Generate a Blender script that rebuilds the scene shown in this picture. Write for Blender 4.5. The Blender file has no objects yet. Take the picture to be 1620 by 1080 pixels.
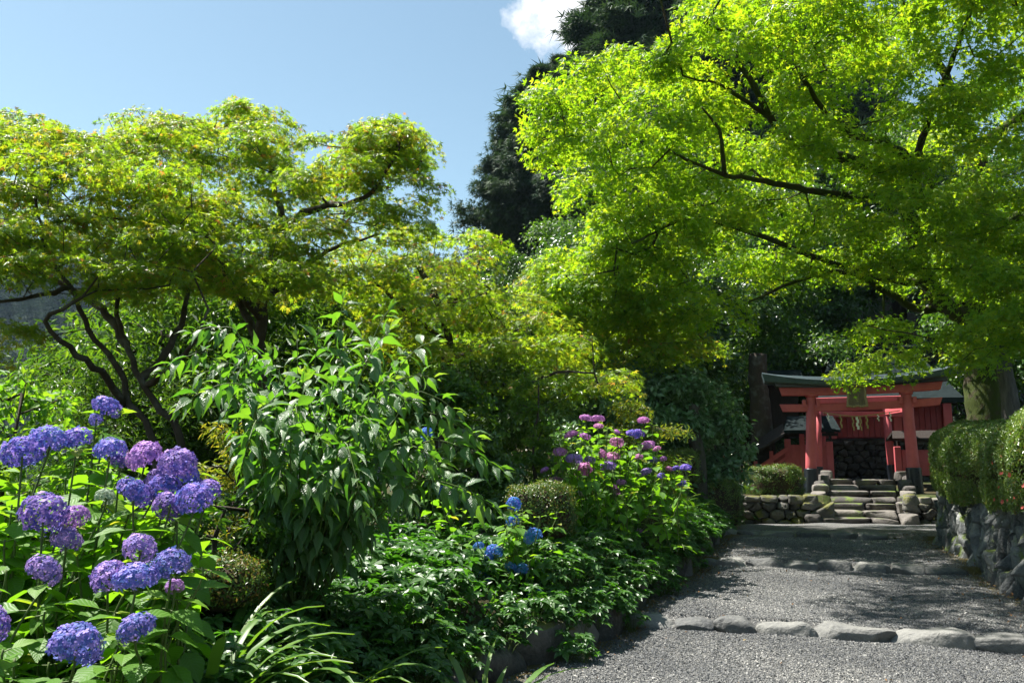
import bpy, bmesh, math
import numpy as np
from math import radians, pi, sin, cos, atan, atan2, sqrt

rng = np.random.default_rng(11)
sc = bpy.context.scene
COL = sc.collection
A = np.array

# ------------------------------------------------------------------ camera frame
F, CAMZ, HOR = 1350.0, 1.55, 745.0
PITCH = atan((HOR - 540) / F)


def ray(px, py):
    u, v = (px - 810) / F, (540 - py) / F
    return A([u, cos(PITCH) - v * sin(PITCH), sin(PITCH) + v * cos(PITCH)])


def P(px, py, Y):
    d = ray(px, py)
    return A([d[0] / d[1] * Y, Y, CAMZ + d[2] / d[1] * Y])


# ------------------------------------------------------------------ mesh helpers
class MB:
    def __init__(s):
        s.v, s.f, s.t, s.u, s.n = [], [], [], [], 0

    def add(s, v, f, tint=0.5, uv=None):
        v = np.asarray(v, float).reshape(-1, 3)
        f = np.asarray(f, int)
        if len(v) == 0 or len(f) == 0:
            return
        s.v.append(v)
        s.f.append(f + s.n)
        s.t.append(np.broadcast_to(np.asarray(tint, float), (len(v),)))
        s.u.append(np.zeros((len(v), 2)) if uv is None else np.asarray(uv, float))
        s.n += len(v)

    def mesh(s, name, smooth=False):
        me = bpy.data.meshes.new(name)
        v = np.concatenate(s.v)
        loops = np.concatenate([f.ravel() for f in s.f])
        cnt = np.concatenate([np.full(len(f), f.shape[1]) for f in s.f])
        st = np.concatenate([[0], np.cumsum(cnt)[:-1]])
        me.vertices.add(len(v))
        me.vertices.foreach_set('co', v.astype(np.float32).ravel())
        me.loops.add(len(loops))
        me.loops.foreach_set('vertex_index', loops.astype(np.int32))
        me.polygons.add(len(cnt))
        me.polygons.foreach_set('loop_start', st.astype(np.int32))
        me.polygons.foreach_set('use_smooth', np.full(len(cnt), bool(smooth)))
        at = me.attributes.new('tint', 'FLOAT', 'POINT')
        at.data.foreach_set('value', np.concatenate(s.t).astype(np.float32))
        uv = me.uv_layers.new(name='UVMap')
        uv.data.foreach_set('uv', np.concatenate(s.u)[loops].astype(np.float32).ravel())
        me.update(calc_edges=True)
        return me

    def build(s, name, m, parent=None, smooth=False):
        o = bpy.data.objects.new(name, s.mesh(name, smooth))
        COL.objects.link(o)
        o.data.materials.append(m)
        if parent is not None:
            o.parent = parent
        return o

    # --- primitives
    def box(s, c, d, rot=None, bev=0.0, tint=0.5):
        hx, hy, hz = A(d) / 2.0
        b = min(bev, hx * .45, hy * .45, hz * .45)
        if b <= 0:
            v = A([[x, y, z] for z in (-hz, hz) for y in (-hy, hy) for x in (-hx, hx)])
            f = A([[0, 2, 3, 1], [4, 5, 7, 6], [0, 1, 5, 4], [2, 6, 7, 3], [0, 4, 6, 2], [1, 3, 7, 5]])
            if rot is not None:
                v = v @ rot.T
            s.add(v + A(c), f, tint)
            return
        vs, idx = [], {}
        for i in (-1, 1):
            for j in (-1, 1):
                for k in (-1, 1):
                    for ax in range(3):
                        p = A([i * hx, j * hy, k * hz])
                        for a in range(3):
                            if a != ax:
                                p[a] -= b * (i, j, k)[a]
                        idx[(i, j, k, ax)] = len(vs)
                        vs.append(p)
        quads, tris = [], []
        g = (-1, 1)
        for sg in g:
            quads.append([idx[(sg, j, k, 0)] for j, k in ((-1, -1), (1, -1), (1, 1), (-1, 1))][::sg])
            quads.append([idx[(i, sg, k, 1)] for i, k in ((-1, -1), (1, -1), (1, 1), (-1, 1))][::-sg])
            quads.append([idx[(i, j, sg, 2)] for i, j in ((-1, -1), (1, -1), (1, 1), (-1, 1))][::sg])
        for a in g:
            for c2 in g:
                quads.append([idx[(-1, a, c2, 1)], idx[(1, a, c2, 1)], idx[(1, a, c2, 2)], idx[(-1, a, c2, 2)]])
                quads.append([idx[(a, -1, c2, 0)], idx[(a, 1, c2, 0)], idx[(a, 1, c2, 2)], idx[(a, -1, c2, 2)]])
                quads.append([idx[(a, c2, -1, 0)], idx[(a, c2, 1, 0)], idx[(a, c2, 1, 1)], idx[(a, c2, -1, 1)]])
        for i in g:
            for j in g:
                for k in g:
                    tris.append([idx[(i, j, k, a)] for a in range(3)])
        v = A(vs)
        if rot is not None:
            v = v @ rot.T
        n0 = s.n
        s.add(v + A(c), A(quads), tint)
        s.f.append(A(tris) + n0)

    def tube(s, pts, rad, n=8, tint=0.5, cap=True, jit=0.0):
        pts = np.asarray(pts, float)
        rad = np.broadcast_to(np.asarray(rad, float), (len(pts),))
        tg = np.gradient(pts, axis=0)
        tg /= np.linalg.norm(tg, axis=1)[:, None] + 1e-9
        ref = A([0.3, 0.2, 0.93]) if abs(tg[0][2]) < .8 else A([1.0, 0.1, 0])
        rings = []
        a = np.linspace(0, 2 * pi, n, endpoint=False)
        x = np.cross(ref, tg[0])
        for i in range(len(pts)):
            x = x - tg[i] * np.dot(x, tg[i])
            x /= np.linalg.norm(x) + 1e-9
            y = np.cross(tg[i], x)
            r = rad[i] * (1 + (rng.normal(0, jit, n) if jit else 0))
            rings.append(pts[i] + np.outer(np.cos(a) * r, x) + np.outer(np.sin(a) * r, y))
        v = np.concatenate(rings)
        k = np.arange(n)
        f = []
        for i in range(len(pts) - 1):
            f.append(np.stack([i * n + k, i * n + (k + 1) % n, (i + 1) * n + (k + 1) % n, (i + 1) * n + k], 1))
        n0 = s.n
        ll = np.linspace(0, 1, len(pts)).repeat(n)
        s.add(v, np.concatenate(f), tint, np.stack([ll, np.tile(k / n, len(pts))], 1))
        if cap:
            s.f.append(A([n0 + k[::-1]]))
            s.f.append(A([n0 + (len(pts) - 1) * n + k]))

    def frusta(s, p0, p1, r0, r1, n=4, tint=0.5):
        if len(p0) == 0:
            return
        d = p1 - p0
        L = np.linalg.norm(d, axis=1)[:, None] + 1e-9
        d = d / L
        ref = np.where(np.abs(d[:, 2:3]) < .85, A([[0, 0, 1.0]]), A([[1.0, 0, 0]]))
        x = np.cross(ref, d)
        x /= np.linalg.norm(x, axis=1)[:, None]
        y = np.cross(d, x)
        vs = []
        for pp, rr in ((p0, r0), (p1 + d * (r1[:, None] * .5), r1)):
            for k in range(n):
                a = 2 * pi * k / n
                vs.append(pp + (x * cos(a) + y * sin(a)) * rr[:, None])
        v = np.stack(vs, 1).reshape(-1, 3)
        base = np.arange(len(p0))[:, None] * (2 * n)
        f = np.concatenate([base + A([[k, (k + 1) % n, n + (k + 1) % n, n + k]]) for k in range(n)])
        s.add(v, f, tint)


def nrm(v):
    return v / (np.linalg.norm(v, axis=-1, keepdims=True) + 1e-9)


def frames(nor, dr):
    x = nrm(dr)
    z = nor - x * np.sum(nor * x, -1, keepdims=True)
    z = nrm(z)
    y = np.cross(z, x)
    return np.stack([x, y, z], -1)          # columns


def scatter(mb, tpl, pos, R, scale, tint):
    tv, tf, tu = tpl
    n = len(pos)
    if n == 0:
        return
    sc_ = np.asarray(scale, float)
    sc_ = np.broadcast_to(sc_ if sc_.ndim == 2 else sc_.reshape(-1, 1), (n, 3)) if sc_.ndim else np.full((n, 3), float(sc_))
    loc = tv[None] * sc_[:, None, :]
    v = np.einsum('nij,nkj->nki', R, loc) + pos[:, None, :]
    f = (tf[None] + (np.arange(n) * len(tv))[:, None, None]).reshape(-1, tf.shape[1])
    t = np.broadcast_to(np.asarray(tint, float), (n,)).repeat(len(tv))
    mb.add(v.reshape(-1, 3), f, t, np.tile(tu, (n, 1)))


# ------------------------------------------------------------------ leaf templates (length along +X, normal +Z)
def t_blade(nl=4, w=0.25, droop=0.25, fold=0.12, peak=0.4, wav=0.0, tip=.8):
    v, u, f = [], [], []
    for i in range(nl + 1):
        t = i / nl
        ww = w * (t / peak) ** .7 if t < peak else w * max(0.0, (1 - t) / (1 - peak)) ** tip
        z = -droop * t * t
        wv = wav * (1 if i % 2 else -1)
        for sd in (-1, 0, 1):
            v.append([t * (1 - .25 * droop * t), sd * ww, z + abs(sd) * (fold * ww / w * .5 + wv)])
            u.append([t, sd * .5 + .5])
    for i in range(nl):
        for k in (0, 1):
            a = i * 3 + k
            f.append([a, a + 3, a + 4, a + 1])
    return A(v), A(f), A(u)


def t_rhomb(w=0.45):
    v = A([[0, 0, 0], [.45, -w / 2, .06], [1, 0, -.08], [.45, w / 2, .06]])
    return v, A([[0, 1, 2], [0, 2, 3]]), A([[0, .5], [.5, 0], [1, .5], [.5, 1]])


def t_maple(lobes=5):
    angs = [0, 48, -48, 98, -98][:lobes]
    lens = [1, .88, .88, .6, .6]
    v, f, u = [[.0, 0, 0]], [], []
    for a, l in zip(angs, lens):
        a = radians(a)
        w = .27 if lobes == 5 else .33
        n = len(v)
        for (rr, da, zz) in ((.42 * l, -w * 1.25, .0), (l, 0, -.13 * l), (.42 * l, w * 1.25, .0)):
            v.append([rr * cos(a + da) + .0, rr * sin(a + da), zz])
        f += [[0, n, n + 1], [0, n + 1, n + 2]]
    v = A(v)
    return v, A(f), np.stack([v[:, 0], v[:, 1] * .5 + .5], 1)


def t_lobed():
    v, f = [[.06, 0, -.02]], []
    for a, l in ((0, 1), (55, .86), (-55, .86), (112, .62), (-112, .62)):
        a = radians(a)
        n = len(v)
        for (rr, da, zz) in ((.36 * l, -.48, .01), (.62 * l, -.36, .04), (.74 * l, -.2, .0), (l, 0, -.14 * l), (.76 * l, .18, .0), (.6 * l, .36, .04), (.36 * l, .48, .01)):
            v.append([rr * cos(a + da), rr * sin(a + da), zz])
        v.append([.6 * l * cos(a), .6 * l * sin(a), -.03])
        m = n + 7
        f += [[0, n, m], [0, m, n + 6]]
        for k in range(6):
            f.append([m, n + k, n + k + 1])
    v = A(v)
    return v, A(f), np.stack([np.hypot(v[:, 0], v[:, 1]), v[:, 1] * .5 + .5], 1)


def t_needles(k=6, w=.06):
    v, f = [], []
    for i in range(k):
        a = radians(-70 + 140 * i / (k - 1))
        l = 1 - .35 * abs(a)
        n = len(v)
        z = (.18 if i % 2 else -.12)
        dx, dy = cos(a), sin(a)
        v += [[-dy * w, dx * w, 0], [dy * w, -dx * w, 0], [l * dx, l * dy, z - .15 * l]]
        f.append([n, n + 1, n + 2])
    v = A(v)
    return v, A(f), np.zeros((len(v), 2))


OVATE = t_blade(6, .35, .22, .14, .40, .010)
LANCE = t_blade(7, .205, .38, .16, .36, .012, 1.2)
SMALL = t_blade(2, .26, .15, .12, .45)
TINY = t_rhomb(.5)
SLIM = t_rhomb(.28)
MAPLE5, MAPLE3 = t_maple(5), t_maple(3)
LOBED = t_lobed()
NEEDLE = t_needles()


# ------------------------------------------------------------------ materials
class NT:
    def __init__(s, nt):
        s.nt = nt

    def n(s, typ, ins=None, **kw):
        nd = s.nt.nodes.new(typ)
        for k, v in kw.items():
            setattr(nd, k, v)
        for k, v in (ins or {}).items():
            sk = nd.inputs[k]
            if isinstance(v, bpy.types.NodeSocket):
                s.nt.links.new(v, sk)
            else:
                sk.default_value = v if not isinstance(v, tuple) or len(v) != 3 or sk.type != 'RGBA' else (*v, 1)
        return nd

    def mix(s, f, a, b, mode='MIX'):
        nd = s.nt.nodes.new('ShaderNodeMix')
        nd.data_type, nd.blend_type = 'RGBA', mode
        for k, v in ((0, f), (6, a), (7, b)):
            if isinstance(v, bpy.types.NodeSocket):
                s.nt.links.new(v, nd.inputs[k])
            else:
                nd.inputs[k].default_value = v if not isinstance(v, tuple) else (*v[:3], 1)
        return nd.outputs[2]

    def ramp(s, f, stops):
        nd = s.nt.nodes.new('ShaderNodeValToRGB')
        s.nt.links.new(f, nd.inputs[0])
        el = nd.color_ramp.elements
        while len(el) < len(stops):
            el.new(.5)
        for e, (p, c) in zip(el, stops):
            e.position = p
            e.color = (*c, 1) if isinstance(c, tuple) else (c, c, c, 1)
        return nd.outputs[0]

    def math(s, op, a, b=None, c=None):
        nd = s.nt.nodes.new('ShaderNodeMath')
        nd.operation = op
        for i, v in enumerate((a, b, c)):
            if v is None:
                continue
            if isinstance(v, bpy.types.NodeSocket):
                s.nt.links.new(v, nd.inputs[i])
            else:
                nd.inputs[i].default_value = v
        return nd.outputs[0]


def new_mat(name):
    m = bpy.data.materials.new(name)
    m.use_nodes = True
    m.node_tree.nodes.clear()
    t = NT(m.node_tree)
    out = t.n('ShaderNodeOutputMaterial')
    return m, t, out


def leaf_mat(name, stops, tr, trans=.4, rough=.45, spec=.4, vein=0.0, nscale=0.0):
    """stops: reflectance ramp over the per-leaf tint; tr: transmitted colour ramp"""
    m, t, out = new_mat(name)
    at = t.n('ShaderNodeAttribute', attribute_name='tint')
    c = t.ramp(at.outputs['Fac'], stops)
    ct = t.ramp(at.outputs['Fac'], tr)
    ins = {'Base Color': c, 'Roughness': rough, 'Specular IOR Level': spec}
    if vein:
        uv = t.n('ShaderNodeUVMap', uv_map='UVMap')
        sx = t.n('ShaderNodeSeparateXYZ', {0: uv.outputs[0]})
        ay = t.math('ABSOLUTE', t.math('SUBTRACT', sx.outputs[1], .5))
        ph = t.math('SUBTRACT', t.math('MULTIPLY', sx.outputs[0], 9.0), t.math('MULTIPLY', ay, 5.0))
        w = t.math('ABSOLUTE', t.math('SUBTRACT', t.math('FRACT', ph), .5))
        mid = t.math('MINIMUM', t.math('MULTIPLY', ay, 14.0), 1.0)
        h = t.math('MULTIPLY', t.math('MINIMUM', t.math('MULTIPLY', w, 3.5), 1.0), mid)
        b = t.n('ShaderNodeBump', {'Strength': vein, 'Distance': .01, 'Height': h})
        ins['Normal'] = b.outputs[0]
        c2 = t.mix(h, t.mix(.2, c, (.22, .34, .1)), c)
        ins['Base Color'] = c2
    p = t.n('ShaderNodeBsdfPrincipled', ins)
    tl = t.n('ShaderNodeBsdfTranslucent', {'Color': ct})
    mx = t.n('ShaderNodeMixShader', {0: trans, 1: p.outputs[0], 2: tl.outputs[0]})
    t.nt.links.new(mx.outputs[0], out.inputs[0])
    return m


def plain_mat(name, col, rough=.6, spec=.4, var=.25, scale=6.0, bump=.15, bscale=40.0, col2=None, metal=0.0, stretch=(1, 1, 1), objcoord=True):
    m, t, out = new_mat(name)
    tc = t.n('ShaderNodeTexCoord')
    mp = t.n('ShaderNodeMapping', {'Vector': tc.outputs['Object'], 'Scale': stretch})
    n1 = t.n('ShaderNodeTexNoise', {'Vector': mp.outputs[0], 'Scale': scale, 'Detail': 8.0, 'Roughness': .65})
    f = t.ramp(n1.outputs[0], [(.3, 0.0), (.7, 1.0)])
    c2 = col2 or tuple(x * (1 - var) for x in col)
    c = t.mix(f, col, c2)
    n2 = t.n('ShaderNodeTexNoise', {'Vector': mp.outputs[0], 'Scale': bscale, 'Detail': 6.0})
    b = t.n('ShaderNodeBump', {'Strength': bump, 'Distance': .02, 'Height': n2.outputs[0]})
    rr = t.math('ADD', t.math('MULTIPLY', f, .15), rough - .07)
    p = t.n('ShaderNodeBsdfPrincipled', {'Base Color': c, 'Roughness': rr, 'Specular IOR Level': spec, 'Metallic': metal, 'Normal': b.outputs[0]})
    t.nt.links.new(p.outputs[0], out.inputs[0])
    return m


def rock_mat(name, dark, light, moss=0.0, mosscol=(.06, .085, .015), scale=5.0, bump=.5):
    m, t, out = new_mat(name)
    tc = t.n('ShaderNodeTexCoord')
    at = t.n('ShaderNodeAttribute', attribute_name='tint')
    ge = t.n('ShaderNodeNewGeometry')
    V = ge.outputs['Position']
    n1 = t.n('ShaderNodeTexNoise', {'Vector': V, 'Scale': scale, 'Detail': 10.0, 'Roughness': .7})
    n2 = t.n('ShaderNodeTexNoise', {'Vector': V, 'Scale': scale * 7, 'Detail': 8.0, 'Roughness': .7})
    v1 = t.n('ShaderNodeTexVoronoi', {'Vector': V, 'Scale': scale * 4}, feature='DISTANCE_TO_EDGE')
    f = t.math('ADD', t.math('MULTIPLY', n1.outputs[0], .55), t.math('ADD', t.math('MULTIPLY', n2.outputs[0], .35), t.math('MULTIPLY', t.math('SUBTRACT', at.outputs['Fac'], .5), .35)))
    c = t.ramp(f, [(.28, dark), (.62, light)])
    lich = t.ramp(n2.outputs[0], [(.66, 0.0), (.74, 1.0)])
    c = t.mix(t.math('MULTIPLY', lich, .35), c, (.34, .35, .31))
    if moss:
        n3 = t.n('ShaderNodeTexNoise', {'Vector': V, 'Scale': 2.2, 'Detail': 8.0, 'Roughness': .65})
        sx = t.n('ShaderNodeSeparateXYZ', {0: ge.outputs['Normal']})
        mf = t.math('ADD', n3.outputs[0], t.math('MULTIPLY', sx.outputs[2], .12))
        k = t.ramp(mf, [(.66 - .2 * moss, 0.0), (.74 - .2 * moss, 1.0)])
        c = t.mix(k, c, t.mix(n2.outputs[0], mosscol, tuple(x * 2 for x in mosscol)))
    h = t.math('ADD', t.math('MULTIPLY', n2.outputs[0], .6), t.math('ADD', n1.outputs[0], t.math('MULTIPLY', v1.outputs[0], .4)))
    b = t.n('ShaderNodeBump', {'Strength': bump, 'Distance': .04, 'Height': h})
    p = t.n('ShaderNodeBsdfPrincipled', {'Base Color': c, 'Roughness': .82, 'Specular IOR Level': .3, 'Normal': b.outputs[0]})
    t.nt.links.new(p.outputs[0], out.inputs[0])
    return m


def bark_mat(name, c1, c2, moss=0.0):
    m, t, out = new_mat(name)
    tc = t.n('ShaderNodeTexCoord')
    mp = t.n('ShaderNodeMapping', {'Vector': tc.outputs['Object'], 'Scale': (1, 1, .3)})
    n1 = t.n('ShaderNodeTexNoise', {'Vector': mp.outputs[0], 'Scale': 26.0, 'Detail': 8.0, 'Roughness': .7})
    n2 = t.n('ShaderNodeTexNoise', {'Vector': tc.outputs['Object'], 'Scale': 4.0, 'Detail': 6.0})
    c = t.mix(n1.outputs[0], c1, c2)
    k2 = t.ramp(n2.outputs[0], [(.52, 0.0), (.66, 1.0)])
    c = t.mix(t.math('MULTIPLY', k2, .5), c, (.13, .13, .115))
    if moss:
        k = t.ramp(n2.outputs[0], [(.62 - .3 * moss, 0.0), (.72 - .3 * moss, 1.0)])
        c = t.mix(k, c, t.mix(n1.outputs[0], (.018, .03, .006), (.06, .075, .014)))
    b = t.n('ShaderNodeBump', {'Strength': .7, 'Distance': .03, 'Height': n1.outputs[0]})
    p = t.n('ShaderNodeBsdfPrincipled', {'Base Color': c, 'Roughness': .9, 'Specular IOR Level': .2, 'Normal': b.outputs[0]})
    t.nt.links.new(p.outputs[0], out.inputs[0])
    return m


def petal_mat():
    m, t, out = new_mat('hydrangea_petal')
    oi = t.n('ShaderNodeObjectInfo')
    at = t.n('ShaderNodeAttribute', attribute_name='tint')
    hsv = t.n('ShaderNodeHueSaturation', {'Hue': t.math('ADD', t.math('MULTIPLY', at.outputs['Fac'], .07), .465), 'Saturation': t.math('ADD', t.math('MULTIPLY', at.outputs['Fac'], -.25), 1.1),
                                         'Value': t.math('ADD', t.math('MULTIPLY', at.outputs['Fac'], .5), .8), 'Color': oi.outputs['Color']})
    p = t.n('ShaderNodeBsdfPrincipled', {'Base Color': hsv.outputs[0], 'Roughness': .6, 'Specular IOR Level': .25})
    tl = t.n('ShaderNodeBsdfTranslucent', {'Color': hsv.outputs[0]})
    mx = t.n('ShaderNodeMixShader', {0: .3, 1: p.outputs[0], 2: tl.outputs[0]})
    t.nt.links.new(mx.outputs[0], out.inputs[0])
    return m


def gravel_mat(name='gravel_surface', moss=True):
    m, t, out = new_mat(name)
    ge = t.n('ShaderNodeNewGeometry')
    V = ge.outputs['Position']
    at = t.n('ShaderNodeAttribute', attribute_name='tint')
    v1 = t.n('ShaderNodeTexVoronoi', {'Vector': V, 'Scale': 85.0})
    v2 = t.n('ShaderNodeTexVoronoi', {'Vector': V, 'Scale': 85.0}, feature='DISTANCE_TO_EDGE')
    n1 = t.n('ShaderNodeTexNoise', {'Vector': V, 'Scale': 1.3, 'Detail': 6.0, 'Roughness': .6})
    sx = t.n('ShaderNodeSeparateXYZ', {0: v1.outputs['Color']})
    c = t.ramp(sx.outputs[0], [(0.0, (.08, .084, .09)), (.5, (.14, .142, .14)), (.8, (.2, .2, .192)), (1.0, (.34, .33, .31))])
    c = t.mix(t.ramp(n1.outputs[0], [(.35, 0.0), (.7, .3)]), c, (.13, .12, .1))
    n3 = t.n('ShaderNodeTexNoise', {'Vector': V, 'Scale': 5.0, 'Detail': 8.0, 'Roughness': .75})
    mk = t.ramp(t.math('MULTIPLY', at.outputs['Fac'], t.math('ADD', n3.outputs[0], .25)), [(.42, 0.0), (.6, 1.0)])
    c = t.mix(mk, c, t.mix(n3.outputs[0], (.09, .075, .015), (.16, .13, .04)))
    h = t.math('MULTIPLY', t.math('MINIMUM', t.math('MULTIPLY', v2.outputs[0], 4.0), 1.0), t.math('ADD', sx.outputs[1], .4))
    b = t.n('ShaderNodeBump', {'Strength': .9, 'Distance': .012, 'Height': h})
    p = t.n('ShaderNodeBsdfPrincipled', {'Base Color': c, 'Roughness': .8, 'Specular IOR Level': .35, 'Normal': b.outputs[0]})
    t.nt.links.new(p.outputs[0], out.inputs[0])
    return m


def soil_mat():
    m, t, out = new_mat('leafy_soil')
    ge = t.n('ShaderNodeNewGeometry')
    V = ge.outputs['Position']
    n1 = t.n('ShaderNodeTexNoise', {'Vector': V, 'Scale': .7, 'Detail': 10.0, 'Roughness': .7})
    n2 = t.n('ShaderNodeTexNoise', {'Vector': V, 'Scale': 14.0, 'Detail': 8.0, 'Roughness': .7})
    c = t.mix(n2.outputs[0], (.02, .016, .01), (.075, .055, .03))
    c = t.mix(t.ramp(n1.outputs[0], [(.45, 0.0), (.6, 1.0)]), c, t.mix(n2.outputs[0], (.02, .035, .008), (.05, .075, .015)))
    b = t.n('ShaderNodeBump', {'Strength': .8, 'Distance': .06, 'Height': n2.outputs[0]})
    p = t.n('ShaderNodeBsdfPrincipled', {'Base Color': c, 'Roughness': .95, 'Specular IOR Level': .15, 'Normal': b.outputs[0]})
    t.nt.links.new(p.outputs[0], out.inputs[0])
    return m


M = {}
M['maple_lime'] = leaf_mat('maple_leaf_lime', [(0, (.07, .15, .012)), (.5, (.12, .22, .014)), (.85, (.17, .26, .016)), (1, (.26, .22, .03))],
                           [(0, (.25, .48, .01)), (.5, (.42, .65, .012)), (.85, (.56, .67, .02)), (1, (.6, .46, .05))], .52, .42, .35)
M['maple_olive'] = leaf_mat('maple_leaf_olive', [(0, (.07, .14, .014)), (.5, (.115, .2, .018)), (.8, (.17, .24, .02)), (.92, (.24, .17, .03)), (1, (.28, .09, .04))],
                            [(0, (.22, .42, .012)), (.5, (.38, .56, .016)), (.8, (.54, .62, .02)), (.92, (.55, .36, .04)), (1, (.55, .18, .05))], .5, .4, .4)
M['shrub_leaf'] = leaf_mat('drooping_shrub_leaf', [(0, (.05, .115, .04)), (.6, (.095, .185, .065)), (1, (.16, .26, .05))],
                           [(0, (.08, .28, .012)), (.6, (.18, .42, .015)), (1, (.34, .54, .03))], .4, .42, .7, vein=.55)
M['hyd_leaf'] = leaf_mat('hydrangea_leaf', [(0, (.04, .12, .012)), (.6, (.08, .2, .016)), (.9, (.15, .27, .02)), (1, (.26, .28, .03))],
                         [(0, (.1, .32, .008)), (.6, (.24, .5, .012)), (.9, (.34, .52, .02)), (1, (.5, .5, .03))], .46, .5, .35, vein=.25)
M['anemone_leaf'] = leaf_mat('lobed_leaf', [(0, (.028, .08, .018)), (.6, (.05, .125, .025)), (1, (.09, .18, .03))],
                             [(0, (.05, .2, .01)), (.6, (.11, .33, .015)), (1, (.24, .45, .03))], .36, .42, .5)
M['strap_leaf'] = leaf_mat('strap_leaf', [(0, (.04, .1, .02)), (.6, (.08, .17, .025)), (1, (.2, .26, .05))],
                           [(0, (.08, .22, .015)), (.6, (.2, .38, .02)), (1, (.4, .5, .05))], .35, .4, .5)
M['azalea_leaf'] = leaf_mat('azalea_leaf', [(0, (.03, .065, .012)), (.6, (.06, .12, .016)), (.9, (.14, .19, .025)), (1, (.18, .1, .03))],
                            [(0, (.06, .14, .01)), (.6, (.14, .25, .014)), (.9, (.3, .36, .03)), (1, (.3, .16, .03))], .3, .4, .5)
M['hedge_leaf'] = leaf_mat('hedge_leaf', [(0, (.06, .105, .02)), (.6, (.12, .185, .03)), (.9, (.2, .27, .05)), (.97, (.2, .22, .06)), (1, (.26, .1, .04))],
                           [(0, (.08, .18, .01)), (.6, (.17, .3, .016)), (.9, (.3, .42, .03)), (1, (.3, .14, .04))], .28, .36, .6)
M['dark_leaf'] = leaf_mat('evergreen_leaf', [(0, (.02, .055, .014)), (.7, (.05, .11, .02)), (1, (.11, .18, .03))],
                          [(0, (.05, .15, .008)), (.7, (.12, .28, .01)), (1, (.26, .4, .02))], .28, .34, .6)
M['wood_leaf'] = leaf_mat('woodland_leaf', [(0, (.02, .055, .01)), (.7, (.045, .105, .016)), (1, (.1, .18, .02))],
                          [(0, (.06, .17, .008)), (.7, (.14, .3, .012)), (1, (.3, .44, .02))], .4, .42, .4)
M['pale_leaf'] = leaf_mat('pale_shrub_leaf', [(0, (.04, .1, .04)), (.6, (.08, .17, .065)), (1, (.18, .27, .15))],
                          [(0, (.05, .16, .02)), (.6, (.1, .26, .03)), (1, (.2, .36, .08))], .28, .34, .6)
M['yellow_leaf'] = leaf_mat('yellow_green_leaf', [(0, (.06, .12, .015)), (.6, (.16, .2, .02)), (1, (.34, .26, .03))],
                            [(0, (.14, .28, .015)), (.6, (.36, .42, .02)), (1, (.55, .42, .03))], .4, .45, .4)
M['cedar_leaf'] = leaf_mat('cedar_needle', [(0, (.02, .046, .024)), (.7, (.042, .08, .036)), (1, (.07, .115, .045))],
                           [(0, (.02, .05, .012)), (.7, (.045, .09, .02)), (1, (.08, .14, .03))], .2, .6, .15)
M['far_leaf'] = leaf_mat('far_conifer', [(0, (.009, .022, .012)), (.7, (.018, .038, .018)), (1, (.035, .06, .022))],
                         [(0, (.02, .05, .01)), (1, (.05, .09, .03))], .12, .8, .03)
M['petal'] = petal_mat()
M['stem'] = plain_mat('green_stem', (.09, .14, .03), .6, .3, .5, 20, .1)
M['brown_stem'] = plain_mat('brown_stem', (.06, .04, .022), .8, .2, .5, 20, .2)
M['bark_dark'] = bark_mat('maple_bark_dark', (.018, .014, .01), (.07, .055, .04))
M['bark_grey'] = bark_mat('maple_bark_grey', (.03, .025, .018), (.13, .115, .09), .35)
M['bark_moss'] = bark_mat('mossy_bark', (.02, .016, .01), (.08, .065, .04), .75)
M['dead_wood'] = plain_mat('weathered_wood', (.15, .14, .135), .85, .2, .6, 9, .6, 30, stretch=(3, 3, .35))
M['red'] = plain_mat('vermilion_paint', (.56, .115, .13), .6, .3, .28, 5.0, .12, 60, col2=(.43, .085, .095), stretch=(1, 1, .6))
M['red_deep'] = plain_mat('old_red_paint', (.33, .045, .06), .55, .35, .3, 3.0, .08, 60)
M['black'] = plain_mat('black_lacquer', (.012, .015, .022), .32, .5, .4, 8, .04)
M['copper'] = plain_mat('copper_roof', (.045, .072, .078), .5, .4, .4, 5, .15, 50, col2=(.026, .042, .047))
M['darkwood'] = plain_mat('dark_wood', (.025, .018, .014), .75, .25, .5, 6, .3, 40, stretch=(3, 3, .4))
M['plaque'] = plain_mat('plaque_wood', (.34, .25, .12), .7, .3, .5, 9, .4, 40, stretch=(4, 4, .5))
M['plaque_in'] = plain_mat('plaque_panel', (.17, .125, .075), .75, .3, .4, 9, .3, 40, stretch=(4, 4, .5))
M['straw'] = plain_mat('straw_rope', (.4, .31, .15), .9, .1, .3, 40, .4, 80)
M['paper'] = plain_mat('white_paper', (.7, .69, .64), .8, .2, .1, 20, .05)
M['stone_pale'] = rock_mat('river_stone', (.07, .073, .075), (.195, .193, .18), 0.0, scale=5, bump=.6)
M['stone_wall'] = rock_mat('slaty_stone', (.055, .061, .063), (.225, .232, .225), .4, scale=6, bump=.7)
M['stone_dark'] = rock_mat('mossy_stone', (.04, .039, .035), (.17, .162, .145), .42, (.07, .07, .016), scale=5, bump=.6)
M['stone_step'] = rock_mat('step_stone', (.05, .045, .042), (.19, .172, .155), .12, scale=4, bump=.5)
M['stone_shade'] = rock_mat('shade_tinted_stone', (.016, .016, .015), (.07, .068, .06), .3, (.03, .035, .01), scale=6, bump=.7)  # shade of the opening behind the gate put into the stone colour
M['joint'] = plain_mat('earth_joint', (.025, .022, .016), .95, .1, .5, 8, .6)
M['gravel'] = gravel_mat()
M['soil'] = soil_mat()
M['hill'] = plain_mat('hill_forest_floor', (.018, .034, .018), .95, .1, .5, .05, .3, .4)
M['tile'] = plain_mat('dark_roof_tile', (.016, .024, .025), .9, .06, .4, 6, .2, 50)
M['pink'] = leaf_mat('azalea_blossom', [(0, (.5, .08, .1)), (1, (.6, .17, .1))], [(0, (.6, .08, .12)), (1, (.7, .2, .1))], .3, .5, .2)
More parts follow.
